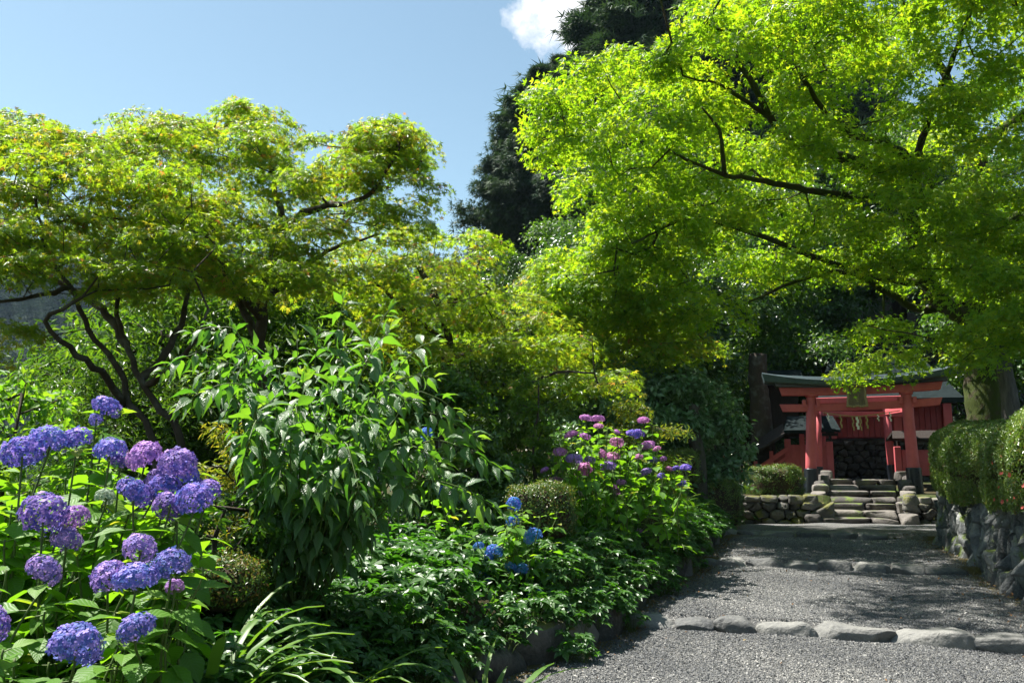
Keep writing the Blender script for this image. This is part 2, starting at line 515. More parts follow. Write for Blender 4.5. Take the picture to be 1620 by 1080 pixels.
M['litter'] = leaf_mat('fallen_leaf', [(0, (.1, .05, .02)), (.7, (.22, .12, .05)), (1, (.3, .24, .1))], [(0, (.1, .05, .02)), (1, (.3, .2, .08))], .15, .7, .2)


# pebble material with per-pebble tint
def pebble_mat():
    m, t, out = new_mat('pebble')
    at = t.n('ShaderNodeAttribute', attribute_name='tint')
    c = t.ramp(at.outputs['Fac'], [(0, (.07, .074, .08)), (.45, (.13, .132, .13)), (.8, (.2, .197, .187)), (1, (.34, .33, .305))])
    p = t.n('ShaderNodeBsdfPrincipled', {'Base Color': c, 'Roughness': .7, 'Specular IOR Level': .35})
    t.nt.links.new(p.outputs[0], out.inputs[0])
    return m


M['pebble'] = pebble_mat()


# ------------------------------------------------------------------ object helpers
def tag(o, label=None, cat=None, group=None, kind=None):
    for k, v in (('label', label), ('category', cat), ('group', group), ('kind', kind)):
        if v:
            o[k] = v
    return o


def thing(name, label, cat, loc=(0, 0, 0), rz=0.0, group=None):
    o = bpy.data.objects.new(name, None)
    o.empty_display_size = .1
    COL.objects.link(o)
    o.location = [float(x) for x in loc]
    o.rotation_euler = (0, 0, rz)
    return tag(o, label, cat, group)


def dup(root, loc, rz=0.0, scale=1.0, label=None):
    r = root.copy()
    COL.objects.link(r)
    r.location = [float(x) for x in loc]
    r.rotation_euler = (0, 0, rz)
    r.scale = (scale,) * 3
    if label:
        r['label'] = label
    for ch in list(root.children):
        c = ch.copy()
        COL.objects.link(c)
        c.parent = r
    return r


def ordinal(k):
    return ['first', 'second', 'third', 'fourth', 'fifth', 'sixth', 'seventh', 'eighth', 'ninth', 'tenth', 'eleventh', 'twelfth', 'thirteenth', 'fourteenth', 'fifteenth', 'sixteenth', 'seventeenth', 'eighteenth', 'nineteenth', 'twentieth', 'twenty-first', 'twenty-second', 'twenty-third', 'twenty-fourth', 'twenty-fifth', 'twenty-sixth', 'twenty-seventh'][k]


# ------------------------------------------------------------------ terrain
LX = (A([-4, 0, 3, 4.5, 5.7, 7.46, 11.4, 14.75, 18.6]), A([-1.3, -1.0, -.9, -.7, -.25, .85, 2.46, 3.6, 4.75]))
RX = (A([-4, 4.5, 6, 8.1, 10.1, 12.9, 13.5]), A([2.6, 3.75, 4.2, 4.86, 5.5, 6.35, 6.55]))


def Lx(y):
    return np.interp(y, *LX)


def Rx(y):
    return np.interp(y, *RX)


def sm(a, b, x):
    t = np.clip((x - a) / (b - a), 0, 1)
    return t * t * (3 - 2 * t)


def UZ(px, py, z):
    """where the ray through a picture point meets the level z"""
    d = ray(px, py)
    t = (z - CAMZ) / d[2]
    return A([d[0] * t, d[1] * t, z])


def _line(qa, qb, z, back):
    a, b = UZ(*qa, z), UZ(*qb, z)
    sl = (b[1] - a[1]) / (b[0] - a[0])
    return a[0], a[1] + back, sl


KERB = [_line((1040, 993), (1560, 1026), .20, .10), _line((1137, 895), (1540, 911), .33, .11), _line((1150, 845), (1410, 853), .50, .11)]


def kerb_y(k, c):
    """y of the kerb line k at the fraction c of the path width"""
    x0, y0, sl = KERB[k]
    y = np.full(np.shape(c), y0, float)
    for _ in range(30):
        x = Lx(y) + c * (Rx(y) - Lx(y))
        y = .5 * y + .5 * (y0 + sl * (x - x0))
    return y


_CT = np.linspace(-3, 4, 141)
_KT = [kerb_y(k, _CT) for k in range(3)]
ZSEG = [(.04, .20), (.30, .335), (.42, .50), (.57, .42)]


def zpath(x, y):
    x, y = np.asarray(x, float), np.asarray(y, float)
    c = np.clip((x - Lx(y)) / (Rx(y) - Lx(y)), -2.9, 3.9)
    ed = [np.full(np.shape(c), -3.0)] + [np.interp(c, _CT, t) for t in _KT] + [np.full(np.shape(c), 19.0)]
    z = np.full(np.shape(c), .04)
    for k in range(4):
        f = np.clip((y - ed[k]) / (ed[k + 1] - ed[k]), 0, 1)
        z = np.where(y >= ed[k], ZSEG[k][0] + (ZSEG[k][1] - ZSEG[k][0]) * f, z)
    return z


# torii frame: local u to the right, w away from the viewer
TA = radians(-15.0)
T0 = P(1362, 780, 21.8)
UR, UW = A([cos(TA), sin(TA)]), A([-sin(TA), cos(TA)])


def TL(px, py, w):
    d = ray(px, py)
    nx, ny = UW
    t = (T0[0] * nx + T0[1] * ny + w) / (d[0] * nx + d[1] * ny)
    p = A([d[0] * t, d[1] * t, CAMZ + d[2] * t])
    return A([(p[0] - T0[0]) * UR[0] + (p[1] - T0[1]) * UR[1], w, p[2]])


def T2W(u, w, z):
    return A([T0[0] + UR[0] * u + UW[0] * w, T0[1] + UR[1] * u + UW[1] * w, z])


def gz(x, y):
    x, y = np.asarray(x, float), np.asarray(y, float)
    lw = (x - T0[0]) * UW[0] + (y - T0[1]) * UW[1]
    lu = (x - T0[0]) * UR[0] + (y - T0[1]) * UR[1]
    base = zpath(x, y) - .05
    # garden bed on the left
    bed = .42 + .028 * np.clip(y, 0, 16) + .10 * sm(0, 3, Lx(y) - x)
    bed = bed - 2.5 * sm(5.5, 16, -x) - 6 * sm(14, 60, -x)
    z = np.where(x < Lx(y) - .10, base + (bed - base) * (.35 + .65 * sm(.1, .5, Lx(y) - x)), base)
    # right terrace behind the wall
    ter = 1.2 + .05 * np.clip(x - Rx(y), 0, 4) + .25 * np.clip(x - Rx(y) - 4, 0, 40)
    z = np.where((x > Rx(y) + .25) & (y < 13.7), ter, z)
    # bank right of the plaza
    z = np.where((y >= 13.7) & (x > Lx(y)), base + (1.75 * sm(9.3, 10.3, x) + .2 * np.clip(x - 10.2, 0, 40)) * sm(-2.6, -3.6, lw), z)
    # upper terrace of the gate and hillside
    up = 1.0 + .25 * sm(0, 3, lw) + .55 * np.clip(lw - 7.5, 0, 40)
    up = np.minimum(up, 24)
    z = np.where((lw > -2.75) & (x > 4.2), up, z)
    z = np.where((lw > -3.25) & (lw < 1.6) & (np.abs(lu - .02 - .0 * lw) < .98), .22 + .95 * np.clip((lw + 3.1) / 4.0, 0, 1) - .12, z)
    z = np.where((lw >= 1.0) & (lw < 4.4) & (np.abs(lu) < 1.5), np.minimum(z, 1.28), z)
    hl = .62 * np.clip(y - 24 + .25 * np.clip(4 - x, 0, 40), 0, 34) * sm(-5, 3, x)
    z = np.where((x <= 4.2), np.maximum(z, np.where(y > 20, z + hl, z)), z)
    return z


def axis_coords(lo, hi, fine_lo, fine_hi, step, grow_=1.16):
    a = list(np.arange(fine_lo, fine_hi + 1e-6, step))
    d = step
    x = a[-1]
    while x < hi:
        d *= grow_
        x += d
        a.append(x)
    d = step
    x = a[0]
    pre = []
    while x > lo:
        d *= grow_
        x -= d
        pre.append(x)
    return A(pre[::-1] + a)


def grid_faces(nx, ny):
    i, j = np.meshgrid(np.arange(nx - 1), np.arange(ny - 1), indexing='ij')
    a = (i * ny + j).ravel()
    return np.stack([a, a + ny, a + ny + 1, a + 1], 1)


def build_ground():
    xs = axis_coords(-700, 500, -7, 14, .14)
    ys = axis_coords(-60, 700, -1, 27, .14)
    X, Y = np.meshgrid(xs, ys, indexing='ij')
    Z = gz(X, Y)
    # lowland far away
    r = np.hypot(X, Y)
    Z = Z * (1 - sm(90, 160, r)) - 12 * sm(90, 160, r)
    Z = Z + np.where((X < Lx(Y) - .2), .03 * np.sin(3.1 * X) * np.cos(2.3 * Y), 0)
    mb = MB()
    mb.add(np.stack([X, Y, Z], -1).reshape(-1, 3), grid_faces(len(xs), len(ys)))
    tag(mb.build('ground', M['soil'], smooth=True), kind='structure')
    # gravel path sheet
    mb = MB()
    cs = np.linspace(-.03, 1.03, 60)
    ed = [np.full(60, -3.0)] + [np.interp(cs, _CT, t) for t in _KT] + [np.full(60, 19.0)]
    rows, tints = [], []
    for k in range(4):
        n = (110, 60, 50, 60)[k]
        f = np.linspace(0, 1, n)[:, None]
        Y = ed[k][None] + .004 + (ed[k + 1] - ed[k] - .008)[None] * f
        R_ = np.where(Y > 13.5, np.interp(Y, [13.5, 14.2, 19], [6.6, 9.4, 9.8]), Rx(Y)) if k == 3 else Rx(Y)
        X = Lx(Y) + (R_ - Lx(Y)) * cs[None]
        Z = ZSEG[k][0] + (ZSEG[k][1] - ZSEG[k][0]) * f + 0 * X
        edge = np.minimum(X - Lx(Y), R_ - X)
        tints.append(np.clip(1.0 - edge / .75, 0, 1) * .95)
        Z = Z + .012 * np.sin(2.1 * X + 1.3 * Y) + .008 * np.sin(5.2 * X - 3.1 * Y)
        rows.append(np.stack([X, Y, Z], -1))
    G = np.concatenate(rows)
    mb.add(G.reshape(-1, 3), grid_faces(len(G), 60), np.concatenate(tints).ravel())
    tag(mb.build('gravel_path', M['gravel'], smooth=True), kind='structure')
    # loose pebbles on top
    N = 270000
    y = 4.6 + 9.4 * rng.random(N) ** 1.5
    x = Lx(y) + (Rx(y) - Lx(y)) * rng.random(N)
    ed = np.minimum(x - Lx(y), Rx(y) - x)
    keep = rng.random(N) < np.clip(ed / .55 + .08 * rng.normal(size=N), 0.03, 1)
    x, y = x[keep], y[keep]
    z = zpath(x, y) + .012 * np.sin(2.1 * x + 1.3 * y) + .008 * np.sin(5.2 * x - 3.1 * y)
    n = len(x)
    oc = A([[1, 0, .1], [-.9, .2, 0], [.1, 1, -.1], [-.1, -.9, .15], [.1, .1, 1], [0, -.1, -1.0]])
    of = A([[0, 2, 4], [2, 1, 4], [1, 3, 4], [3, 0, 4], [2, 0, 5], [1, 2, 5], [3, 1, 5], [0, 3, 5]])
    R = frames(nrm(A([0, 0, 1.0]) + rng.normal(0, .35, (n, 3))), rng.normal(size=(n, 3)))
    s = (.0042 + .005 * rng.random(n) ** 2)[:, None] * (A([1.15, .85, .6]) * (1 + .25 * rng.normal(size=(n, 3))))
    s = s * np.where(rng.random(n) < .012, 2.1, 1.0)[:, None]
    mb = MB()
    scatter(mb, (oc, of, np.zeros((6, 2))), np.stack([x, y, z + .004], 1), R, s, np.clip(rng.random(n) ** 1.2 + .16 * np.sin(1.7 * x + .8 * y) * np.sin(.9 * x - 1.3 * y + 1) + .1 * np.sin(4.3 * x + 2.9 * y) - .05, 0, 1))
    tag(mb.build('gravel', M['pebble']), 'loose grey crushed gravel covering the stepped path', 'gravel', kind='stuff')


# ------------------------------------------------------------------ rocks
def _ico(sub):
    bm = bmesh.new()
    bmesh.ops.create_icosphere(bm, subdivisions=sub, radius=1)
    v = A([x.co[:] for x in bm.verts])
    f = A([[q.index for q in p.verts] for p in bm.faces])
    bm.free()
    return v, f


ICO3, ICO4 = _ico(4), _ico(5)


def wnoise(v, seed, freq=1.0, octv=4):
    r = np.random.default_rng(seed)
    o = np.zeros(len(v))
    a = 1.0
    for k in range(octv):
        for _ in range(4):
            d = r.normal(size=3) * freq
            o += a * np.sin(v @ d + r.random() * 6.28) / 4
        a *= .5
        freq *= 2.0
    return o


def rock_verts(size, seed, boxy=.6, rough=.12, hi=False):
    v, f = ICO4 if hi else ICO3
    p = np.sign(v) * np.abs(v) ** boxy
    p = p / np.max(np.abs(p), axis=0)
    p = p * (1 + rough * wnoise(v, seed, 1.7))[:, None]
    # a few planar chips
    r = np.random.default_rng(seed + 5)
    for _ in range(5):
        d = nrm(r.normal(size=3))
        lim = .78 + .2 * r.random()
        h = p @ d
        p = p - np.outer(np.clip(h - lim, 0, None) * .8, d)
    return p * A(size) / 2, f


def rock(name, loc, size, rz, seed, m, label, cat, group=None, boxy=.6, rough=.12, tilt=0.0, hi=False):
    v, f = rock_verts(size, seed, boxy, rough, hi)
    if hi:
        q = v / size[2]
        v = v * (1 + .022 * wnoise(q, seed + 9, 3.0, 4))[:, None]
        # worn ends and a sagging, uneven top
        v[:, 2] -= .25 * size[2] * np.clip(np.abs(v[:, 0]) / size[0] * 2 - .6, 0, None) ** 2 * 1.5 * (v[:, 2] > 0)
        v[:, 2] += .03 * size[2] * np.sin(v[:, 0] / size[0] * 7 + seed) * (v[:, 2] > 0)
    mb = MB()
    mb.add(v, f, np.random.default_rng(seed).random())
    o = mb.build(name, m, smooth=True)
    o.location = [float(q) for q in loc]
    o.rotation_euler = (tilt, tilt * .6, rz)
    return tag(o, label, cat, group)


# ------------------------------------------------------------------ masonry: clipped Voronoi stones
def clip_poly(poly, p, q):
    m_, d = (p + q) / 2, q - p
    out = []
    n = len(poly)
    for i in range(n):
        a, b = poly[i], poly[(i + 1) % n]
        da, db = np.dot(a - m_, d), np.dot(b - m_, d)
        if da <= 0:
            out.append(a)
        if (da < 0 < db) or (db < 0 < da):
            out.append(a + (b - a) * da / (da - db))
    return out


def masonry(mb, length, height, fmap, cell=(.25, .3), seed=1, bulge=.1, gap=.94, cut=.2):
    r = np.random.default_rng(seed)
    nu, nv = max(1, int(length / cell[0])), max(1, int(round(height / cell[1])))
    pts = []
    for j in range(nv):
        for i in range(nu):
            pts.append([(i + .5 + .5 * (j % 2) + r.uniform(-.38, .38)) * cell[0], (j + .5 + r.uniform(-.32, .32)) * cell[1]])
    pts = A(pts)
    asp = A([1 / cell[0], 1 / cell[1]])
    for k, p in enumerate(pts):
        pp = p * asp
        poly = [A([max(-.0, pp[0] - 1.6), 0.0]), A([pp[0] + 1.6, 0.0]), A([pp[0] + 1.6, nv * 1.0]), A([max(0.0, pp[0] - 1.6), nv * 1.0])]
        dd = pts * asp - pp
        order = np.argsort((dd ** 2).sum(1))[1:14]
        for q in order:
            poly = clip_poly(poly, pp, pts[q] * asp)
            if len(poly) < 3:
                break
        if len(poly) < 3:
            continue
        poly = A(poly) / asp
        for _ in range(2):
            nx = np.roll(poly, -1, 0)
            poly = np.stack([poly * (1 - cut) + nx * cut, poly * cut + nx * (1 - cut)], 1).reshape(-1, 2)
        c = poly.mean(0)
        b = bulge * (.55 + .9 * r.random())
        tx, ty = r.normal(0, .35, 2)
        rings = [(1.0, -.12), (gap, -.02), (gap * .93, b * .55), (gap * .8, b * .85), (gap * .55, b * 1.0), (gap * .25, b * 1.03)]
        vs = []
        m = len(poly)
        pn = poly + r.normal(0, .006, poly.shape)
        for s_, dpt in rings:
            q = c + (pn - c) * s_
            d = dpt + (tx * (q[:, 0] - c[0]) + ty * (q[:, 1] - c[1])) * (dpt > 0) + r.normal(0, .008, m) * (dpt > 0)
            vs.append(np.stack([q[:, 0], d, q[:, 1]], 1))
        vs = np.concatenate(vs + [A([[c[0], b * 1.04, c[1]]])])
        w = fmap(vs)
        kk = np.arange(m)
        f = np.concatenate([np.stack([i * m + kk, i * m + (kk + 1) % m, (i + 1) * m + (kk + 1) % m, (i + 1) * m + kk], 1) for i in range(len(rings) - 1)])
        n0 = mb.n
        tt = r.random()
        mb.add(w, f, tt)
        l = (len(rings) - 1) * m
        mb.f.append(np.stack([l + kk, l + (kk + 1) % m, np.full(m, len(vs) - 1)], 1) + n0)


# ------------------------------------------------------------------ tree growth
def crspline(pts, step):
    pts = np.asarray(pts, float)
    if len(pts) < 3:
        n = max(2, int(np.linalg.norm(pts[-1] - pts[0]) / step) + 1)
        return pts[0] + (pts[-1] - pts[0]) * np.linspace(0, 1, n)[:, None]
    q = np.vstack([2 * pts[0] - pts[1], pts, 2 * pts[-1] - pts[-2]])
    out = []
    for i in range(1, len(q) - 2):
        n = max(2, int(np.linalg.norm(q[i + 1] - q[i]) / step) + 1)
        for t in np.linspace(0, 1, n, endpoint=False):
            out.append(.5 * ((2 * q[i]) + (-q[i - 1] + q[i + 1]) * t + (2 * q[i - 1] - 5 * q[i] + 4 * q[i + 1] - q[i + 2]) * t * t + (-q[i - 1] + 3 * q[i] - 3 * q[i + 1] + q[i + 2]) * t ** 3))
    out.append(q[-2])
    return A(out)


def grow(limbs, tips, step=.3, rtip=.0045, p=2.25, jit=.035, wiggle=.011):
    """limbs: list of (points, r0, r1). returns branch mesh builder and attach nodes"""
    cap = 200000
    N = np.zeros((cap, 3))
    par = np.full(cap, -1)
    spec = np.zeros(cap)
    n = 0
    mb = MB()
    for k, (pts, r0, r1) in enumerate(limbs):
        c = crspline(pts, step * .7)
        c[1:-1] += rng.normal(0, wiggle, c[1:-1].shape)
        rad = np.linspace(r0, r1, len(c))
        if k == 0 and r0 > .12:
            rad = rad * (1 + .28 * np.exp(-np.linspace(0, 1, len(c)) * 9))
        mb.tube(c, rad, 12 if r0 > .06 else 8, jit=.06)
        prev = -1
        if k > 0:
            prev = int(np.argmin(((N[:n] - c[0]) ** 2).sum(1)))
        for q, rr in zip(c, rad):
            N[n], par[n], spec[n] = q, prev, rr
            prev = n
            n += 1
    nl = n
    if len(tips):
        d0 = np.min(((tips[:, None, :] - N[None, :nl, :]) ** 2).sum(-1), 1)
        for tix in np.argsort(d0):
            tip = tips[tix]
            dv = tip - N[:n]
            dist = np.linalg.norm(dv, axis=1)
            cost = dist + .5 * np.clip(-dv[:, 2], 0, None) + .15 * (spec[:n] > .1)
            j = int(np.argmin(cost))
            L = dist[j]
            a = N[j]
            pj = par[j]
            t0 = nrm(a - N[pj]) if pj >= 0 else A([0, 0, 1.0])
            dirn = nrm(tip - a)
            c1 = a + nrm(t0 * .6 + dirn) * L * .35
            c2 = tip - nrm(dirn * A([1, 1, .4]) + A([0, 0, .15])) * L * .3
            m = max(1, int(L / step))
            prev = j
            for i in range(1, m + 1):
                t = i / m
                q = (1 - t) ** 3 * a + 3 * (1 - t) ** 2 * t * c1 + 3 * (1 - t) * t * t * c2 + t ** 3 * tip
                if i < m:
                    q = q + rng.normal(0, jit, 3) * min(1, L)
                N[n], par[n] = q, prev
                prev = n
                n += 1
    area = np.zeros(n)
    hasch = np.zeros(n, bool)
    hasch[par[1:n][par[1:n] >= 0]] = True
    area[~hasch] = rtip ** p
    for i in range(n - 1, 0, -1):
        if par[i] >= 0:
            area[par[i]] += area[i]
    rad = area ** (1 / p)
    idx = np.arange(nl, n)
    pr = par[idx]
    r1 = rad[idx]
    r0 = np.minimum(np.where(pr < nl, np.maximum(spec[pr], .01), rad[pr]), r1 * 1.35)
    big = r1 > .02
    mb.frusta(N[pr][big], N[idx][big], r0[big], r1[big], 7)
    mb.frusta(N[pr][~big], N[idx][~big], r0[~big], r1[~big], 4)
    return mb


def pad_tips(c, rx, rz, n, outward=None):
    """points and normals over a domed foliage pad"""
    a = rng.random(n) * 2 * pi
    r = np.sqrt(rng.random(n))
    z = rz * (1 - r ** 2) * rng.uniform(.55, 1.0, n) - rz * .35 + rng.normal(0, .12 * rz, n)
    off = np.stack([np.cos(a) * r * rx, np.sin(a) * r * rx, z], 1)
    no = nrm(A([0, 0, 1.0]) + np.stack([np.cos(a), np.sin(a), 0 * a], 1) * (r * .7)[:, None])
    return c + off, no


def spray_leaves(mb, tpl, tips, nor, per, rs, size, flat=.25, ragged=.45, tint=(.0, .85), redtop=0.0, rank=None):
    n = len(tips)
    t = np.repeat(tips, per, 0)
    no = np.repeat(nor, per, 0)
    N = len(t)
    a = rng.random(N) * 2 * pi
    r = np.sqrt(rng.random(N)) * rs
    x = nrm(np.cross(no, A([.3, .9, .1])))
    y = np.cross(no, x)
    out = x * np.cos(a)[:, None] + y * np.sin(a)[:, None]
    pos = t + out * r[:, None] + no * (rng.normal(0, flat * rs, N) - .35 * r * r / rs)[:, None]
    ln = nrm(no + rng.normal(0, ragged, (N, 3)))
    dr = out + rng.normal(0, .6, (N, 3)) + A([0, 0, -.35])
    s = size * rng.uniform(.65, 1.2, N)
    spt = np.repeat(rng.normal(0, .14, n), per)
    ti = np.clip(tint[0] + (tint[1] - tint[0]) * rng.random(N) + spt, 0, .86)
    if redtop:
        hot = rng.random(N) < np.repeat(redtop * (rng.random(n) ** 2) * 2.2 * (rank if rank is not None else 1), per)
        ti = np.where(hot, rng.uniform(.88, 1.0, N), ti)
    scatter(mb, tpl, pos, frames(ln, dr), s, ti)


def inpoly(p, poly):
    x, y = p
    c = False
    j = len(poly) - 1
    for i in range(len(poly)):
        xi, yi = poly[i]
        xj, yj = poly[j]
        if (yi > y) != (yj > y) and x < (xj - xi) * (y - yi) / (yj - yi) + xi:
            c = not c
        j = i
    return c


def crown_pads(poly, n, sep, depth, tries=6000):
    """crown volume: foliage pads filling the outline a crown has at its own distance"""
    pl = A(poly, float)
    lo, hi = pl.min(0), pl.max(0)
    got = []
    for _ in range(tries):
        q = lo + (hi - lo) * rng.random(2)
        if not inpoly(q, poly):
            continue
        d0, d1 = depth(q[0], q[1])
        D = rng.uniform(d0, d1)
        w = P(q[0], q[1], D)
        if all(np.linalg.norm((w - g[0]) * A([1, .8, 1.25])) > sep for g in got):
            got.append((w, q))
            if len(got) >= n:
                break
    return [g[0] for g in got]


def make_tree(name, label, limbs, pads, rx, rz, sprays, per, rs, size, leaf, bark, tpl, redtop=0.0, group=None, step=.3, base=None, tint=(0, .85), flat=.25, ragged=.45, cat='tree', crown='crown', trunk='trunk', rtip=.0045):
    base = A(limbs[0][0][0]) if base is None else A(base)
    T, Nn, rk = [], [], []
    zs = A([c[2] for c in pads])
    z0, z1 = zs.min(), zs.max() + 1e-6
    for c in pads:
        k = rng.uniform(.75, 1.3)
        tp, no = pad_tips(A(c), rx * k, rz * k, max(3, int(sprays * k * k)))
        T.append(tp)
        Nn.append(no)
        rk.append(np.full(len(tp), .4 + .9 * (c[2] - z0) / (z1 - z0)))
    T, Nn, rk = np.concatenate(T), np.concatenate(Nn), np.concatenate(rk)
    root = thing(name, label, cat, base, 0, group)
    mb = grow([(A(p) - base, a, b) for p, a, b in limbs], T - base, step, rtip)
    mb.build(trunk, bark, root, smooth=True)
    lf = MB()
    spray_leaves(lf, tpl, T - base, Nn, per, rs, size, flat, ragged, tint, redtop, rk)
    lf.build(crown, leaf, root)
    return root

# ================================================================== SETTING
build_ground()


def hills():
    n = 140
    xs = np.linspace(-520, 320, n)
    ds = np.linspace(0, 1, 50)
    X, D = np.meshgrid(xs, ds, indexing='ij')
    ridge = 96 + 10 * np.sin(xs / 61) + 7 * np.sin(xs / 23 + 1) + 3 * np.sin(xs / 9.0) - .05 * np.abs(xs + 150)
    Y = 210 + 210 * D
    Z = -13 + (ridge[:, None] + 13) * np.sin(D * pi / 2 * 1.0) ** .9
    Z = Z + 4 * np.sin(X / 17) * np.sin(Y / 21) * D
    # back slope so that the ridge is a solid
    mb = MB()
    mb.add(np.stack([X, Y, Z], -1).reshape(-1, 3), grid_faces(n, 50))
    Yb = 420 + 160 * D
    Zb = Z[:, -1:] - (Z[:, -1:] + 13) * D
    mb.add(np.stack([X, Yb, Zb], -1).reshape(-1, 3), grid_faces(n, 50))
    tag(mb.build('hills', M['hill'], smooth=True), kind='structure')
    # forest on it
    k = 2400
    x = rng.uniform(-330, 90, k)
    d = rng.random(k) ** .9
    y = 210 + 210 * d
    rr = np.interp(x, xs, ridge)
    z = -13 + (rr + 13) * np.sin(d * pi / 2) ** .9 + 4 * np.sin(x / 17) * np.sin(y / 21) * d
    mb = MB()
    per = 100
    h = rng.uniform(11, 19, k)
    con = rng.random(k) < .7
    hh, cc = np.repeat(h, per), np.repeat(con, per)
    t = rng.random(k * per)
    a = rng.random(k * per) * 2 * pi
    w = np.where(cc, .2 * (1 - t) ** .8 + .015, .3 * np.sqrt(np.clip(1 - (1.6 * t - .6) ** 2, 0, 1)) + .02) * hh
    r = w * np.sqrt(rng.random(k * per)) * rng.uniform(.75, 1.1, k * per)
    out = np.stack([np.cos(a), np.sin(a), 0 * a], 1)
    pos = np.repeat(np.stack([x, y, z], 1), per, 0) + out * r[:, None] + np.stack([0 * t, 0 * t, t * hh], 1)
    nor = nrm(out + A([0, 0, .9]) + rng.normal(0, .4, pos.shape))
    scatter(mb, NEEDLE, pos, frames(nor, out + A([0, 0, -.4]) + rng.normal(0, .4, pos.shape)), 2.1 * rng.uniform(.6, 1.3, len(pos)), np.repeat(rng.random(k), per) * .6 + .4 * rng.random(len(pos)))
    tag(mb.build('forest', M['far_leaf']), 'distant dark wooded hillside seen under the maple boughs', 'forest', kind='stuff')


hills()


# ---------------------------------------------------------------- kerb rows across the path
def kerb_row(rowix, xs_px, zoff, hgt, dep, nm, seed, rowno):
    """stones given by their left/right ends in the row"""
    for k, (xa, xb, yb) in enumerate(xs_px):
        pa, pb = None, None
        # intersect with the path surface
        pa, pb = UZ(xa, yb, zoff), UZ(xb, yb, zoff)
        c = (pa + pb) / 2
        L = np.linalg.norm((pb - pa)[:2])
        ang = atan2(pb[1] - pa[1], pb[0] - pa[0])
        wd = dep * rng.uniform(.9, 1.15)
        sl = KERB[rowix][2]
        ang = atan(sl)
        yc = KERB[rowix][1] + sl * (c[0] - KERB[rowix][0])
        L = np.hypot(pb[0] - pa[0], sl * (pb[0] - pa[0]))
        c = A([c[0], yc, zoff])
        back = A([0, 0])
        rock('kerb_stone', (c[0] + back[0], c[1] + back[1], c[2] + hgt * rng.uniform(.08, .18)), (L * .985, wd, hgt * rng.uniform(.85, 1.1)), ang, seed + k, M['stone_pale'],
             nm[k], 'kerb stone', rowno, boxy=.5, rough=.12, hi=True, tilt=rng.normal(0, .04))


ROW1 = [(934, 998, 988), (1000, 1072, 993), (1076, 1137, 999), (1139, 1206, 1003), (1212, 1302, 1012), (1307, 1441, 1021), (1443, 1560, 1028), (1563, 1660, 1035)]
kerb_row(0, ROW1, .20, .19, .26,
         ['dull kerb stone at the foot of the bed, leftmost of the nearest row',
          'pale tapering kerb stone second from the left in the nearest row across the path',
          'short pale kerb stone third from the left in the nearest row across the path',
          'flat grey kerb stone fourth from the left in the nearest row across the path',
          'rounded grey kerb stone just left of the longest one in the nearest row',
          'longest pale kerb stone of the nearest row across the gravel path',
          'long grey kerb stone just right of the longest one in the nearest row',
          'kerb stone cut by the right edge of the photo in the nearest row'], 100, 'kerb stones of the nearest row')
ROW2 = [(1112, 1136, 892), (1137, 1182, 894), (1184, 1242, 897), (1244, 1299, 900), (1301, 1349, 902), (1359, 1411, 905), (1417, 1473, 908), (1480, 1542, 911)]
kerb_row(1, ROW2, .33, .17, .28,
         [f'{a} kerb stone, {o} from the left in the middle row across the gravel path' for a, o in zip(
             ['small grey', 'pale rounded', 'dark flat', 'dark rounded', 'pale topped', 'greyish', 'light topped', 'dark shaded'],
             ['first', 'second', 'third', 'fourth', 'fifth', 'sixth', 'seventh', 'eighth'])], 200, 'kerb stones of the middle row')
ROW3 = [(1139, 1176, 846), (1178, 1214, 848), (1218, 1268, 850), (1270, 1318, 850), (1324, 1366, 852), (1368, 1410, 853)]
kerb_row(2, ROW3, .50, .15, .3,
         [f'{a} kerb stone, {o} from the left in the farthest row below the stone stairs' for a, o in zip(
             ['flat pale', 'flat grey', 'low dark', 'round topped', 'low flat', 'shaded flat'], ['first', 'second', 'third', 'fourth', 'fifth', 'sixth'])], 300, 'kerb stones of the farthest row')

# ---------------------------------------------------------------- edging boulders of the bed
ys = [4.35]
while ys[-1] < 15:
    ys.append(ys[-1] + rng.uniform(.42, .72) * .93)
for k, y in enumerate(ys[:-1]):
    y2 = ys[k + 1]
    a, b = A([Lx(y), y]), A([Lx(y2), y2])
    c = (a + b) / 2
    L = np.linalg.norm(b - a)
    h = rng.uniform(.30, .42) if y < 9 else rng.uniform(.26, .36)
    z0 = float(zpath(c[0], c[1]))
    rock('edging_stone', (c[0] - .16, c[1], z0 + h * .5 - .1), (L * 1.06, rng.uniform(.34, .46), h), atan2(b[1] - a[1], b[0] - a[0]) + rng.normal(0, .08), 400 + k, M['stone_dark'],
         f'dark mossy edging boulder, {ordinal(k)} from the camera along the left side of the path', 'edging stone', 'edging boulders along the flower bed', boxy=.32, rough=.12, tilt=rng.normal(0, .08))

# ---------------------------------------------------------------- right stone wall and hedge
WP = A([[3.75, 4.5], [4.2, 6], [4.86, 8.1], [5.5, 10.1], [6.35, 12.9], [6.62, 13.35], [7.2, 13.62], [9.2, 13.9]])
WS = np.concatenate([[0], np.cumsum(np.linalg.norm(np.diff(WP, axis=0), axis=1))])


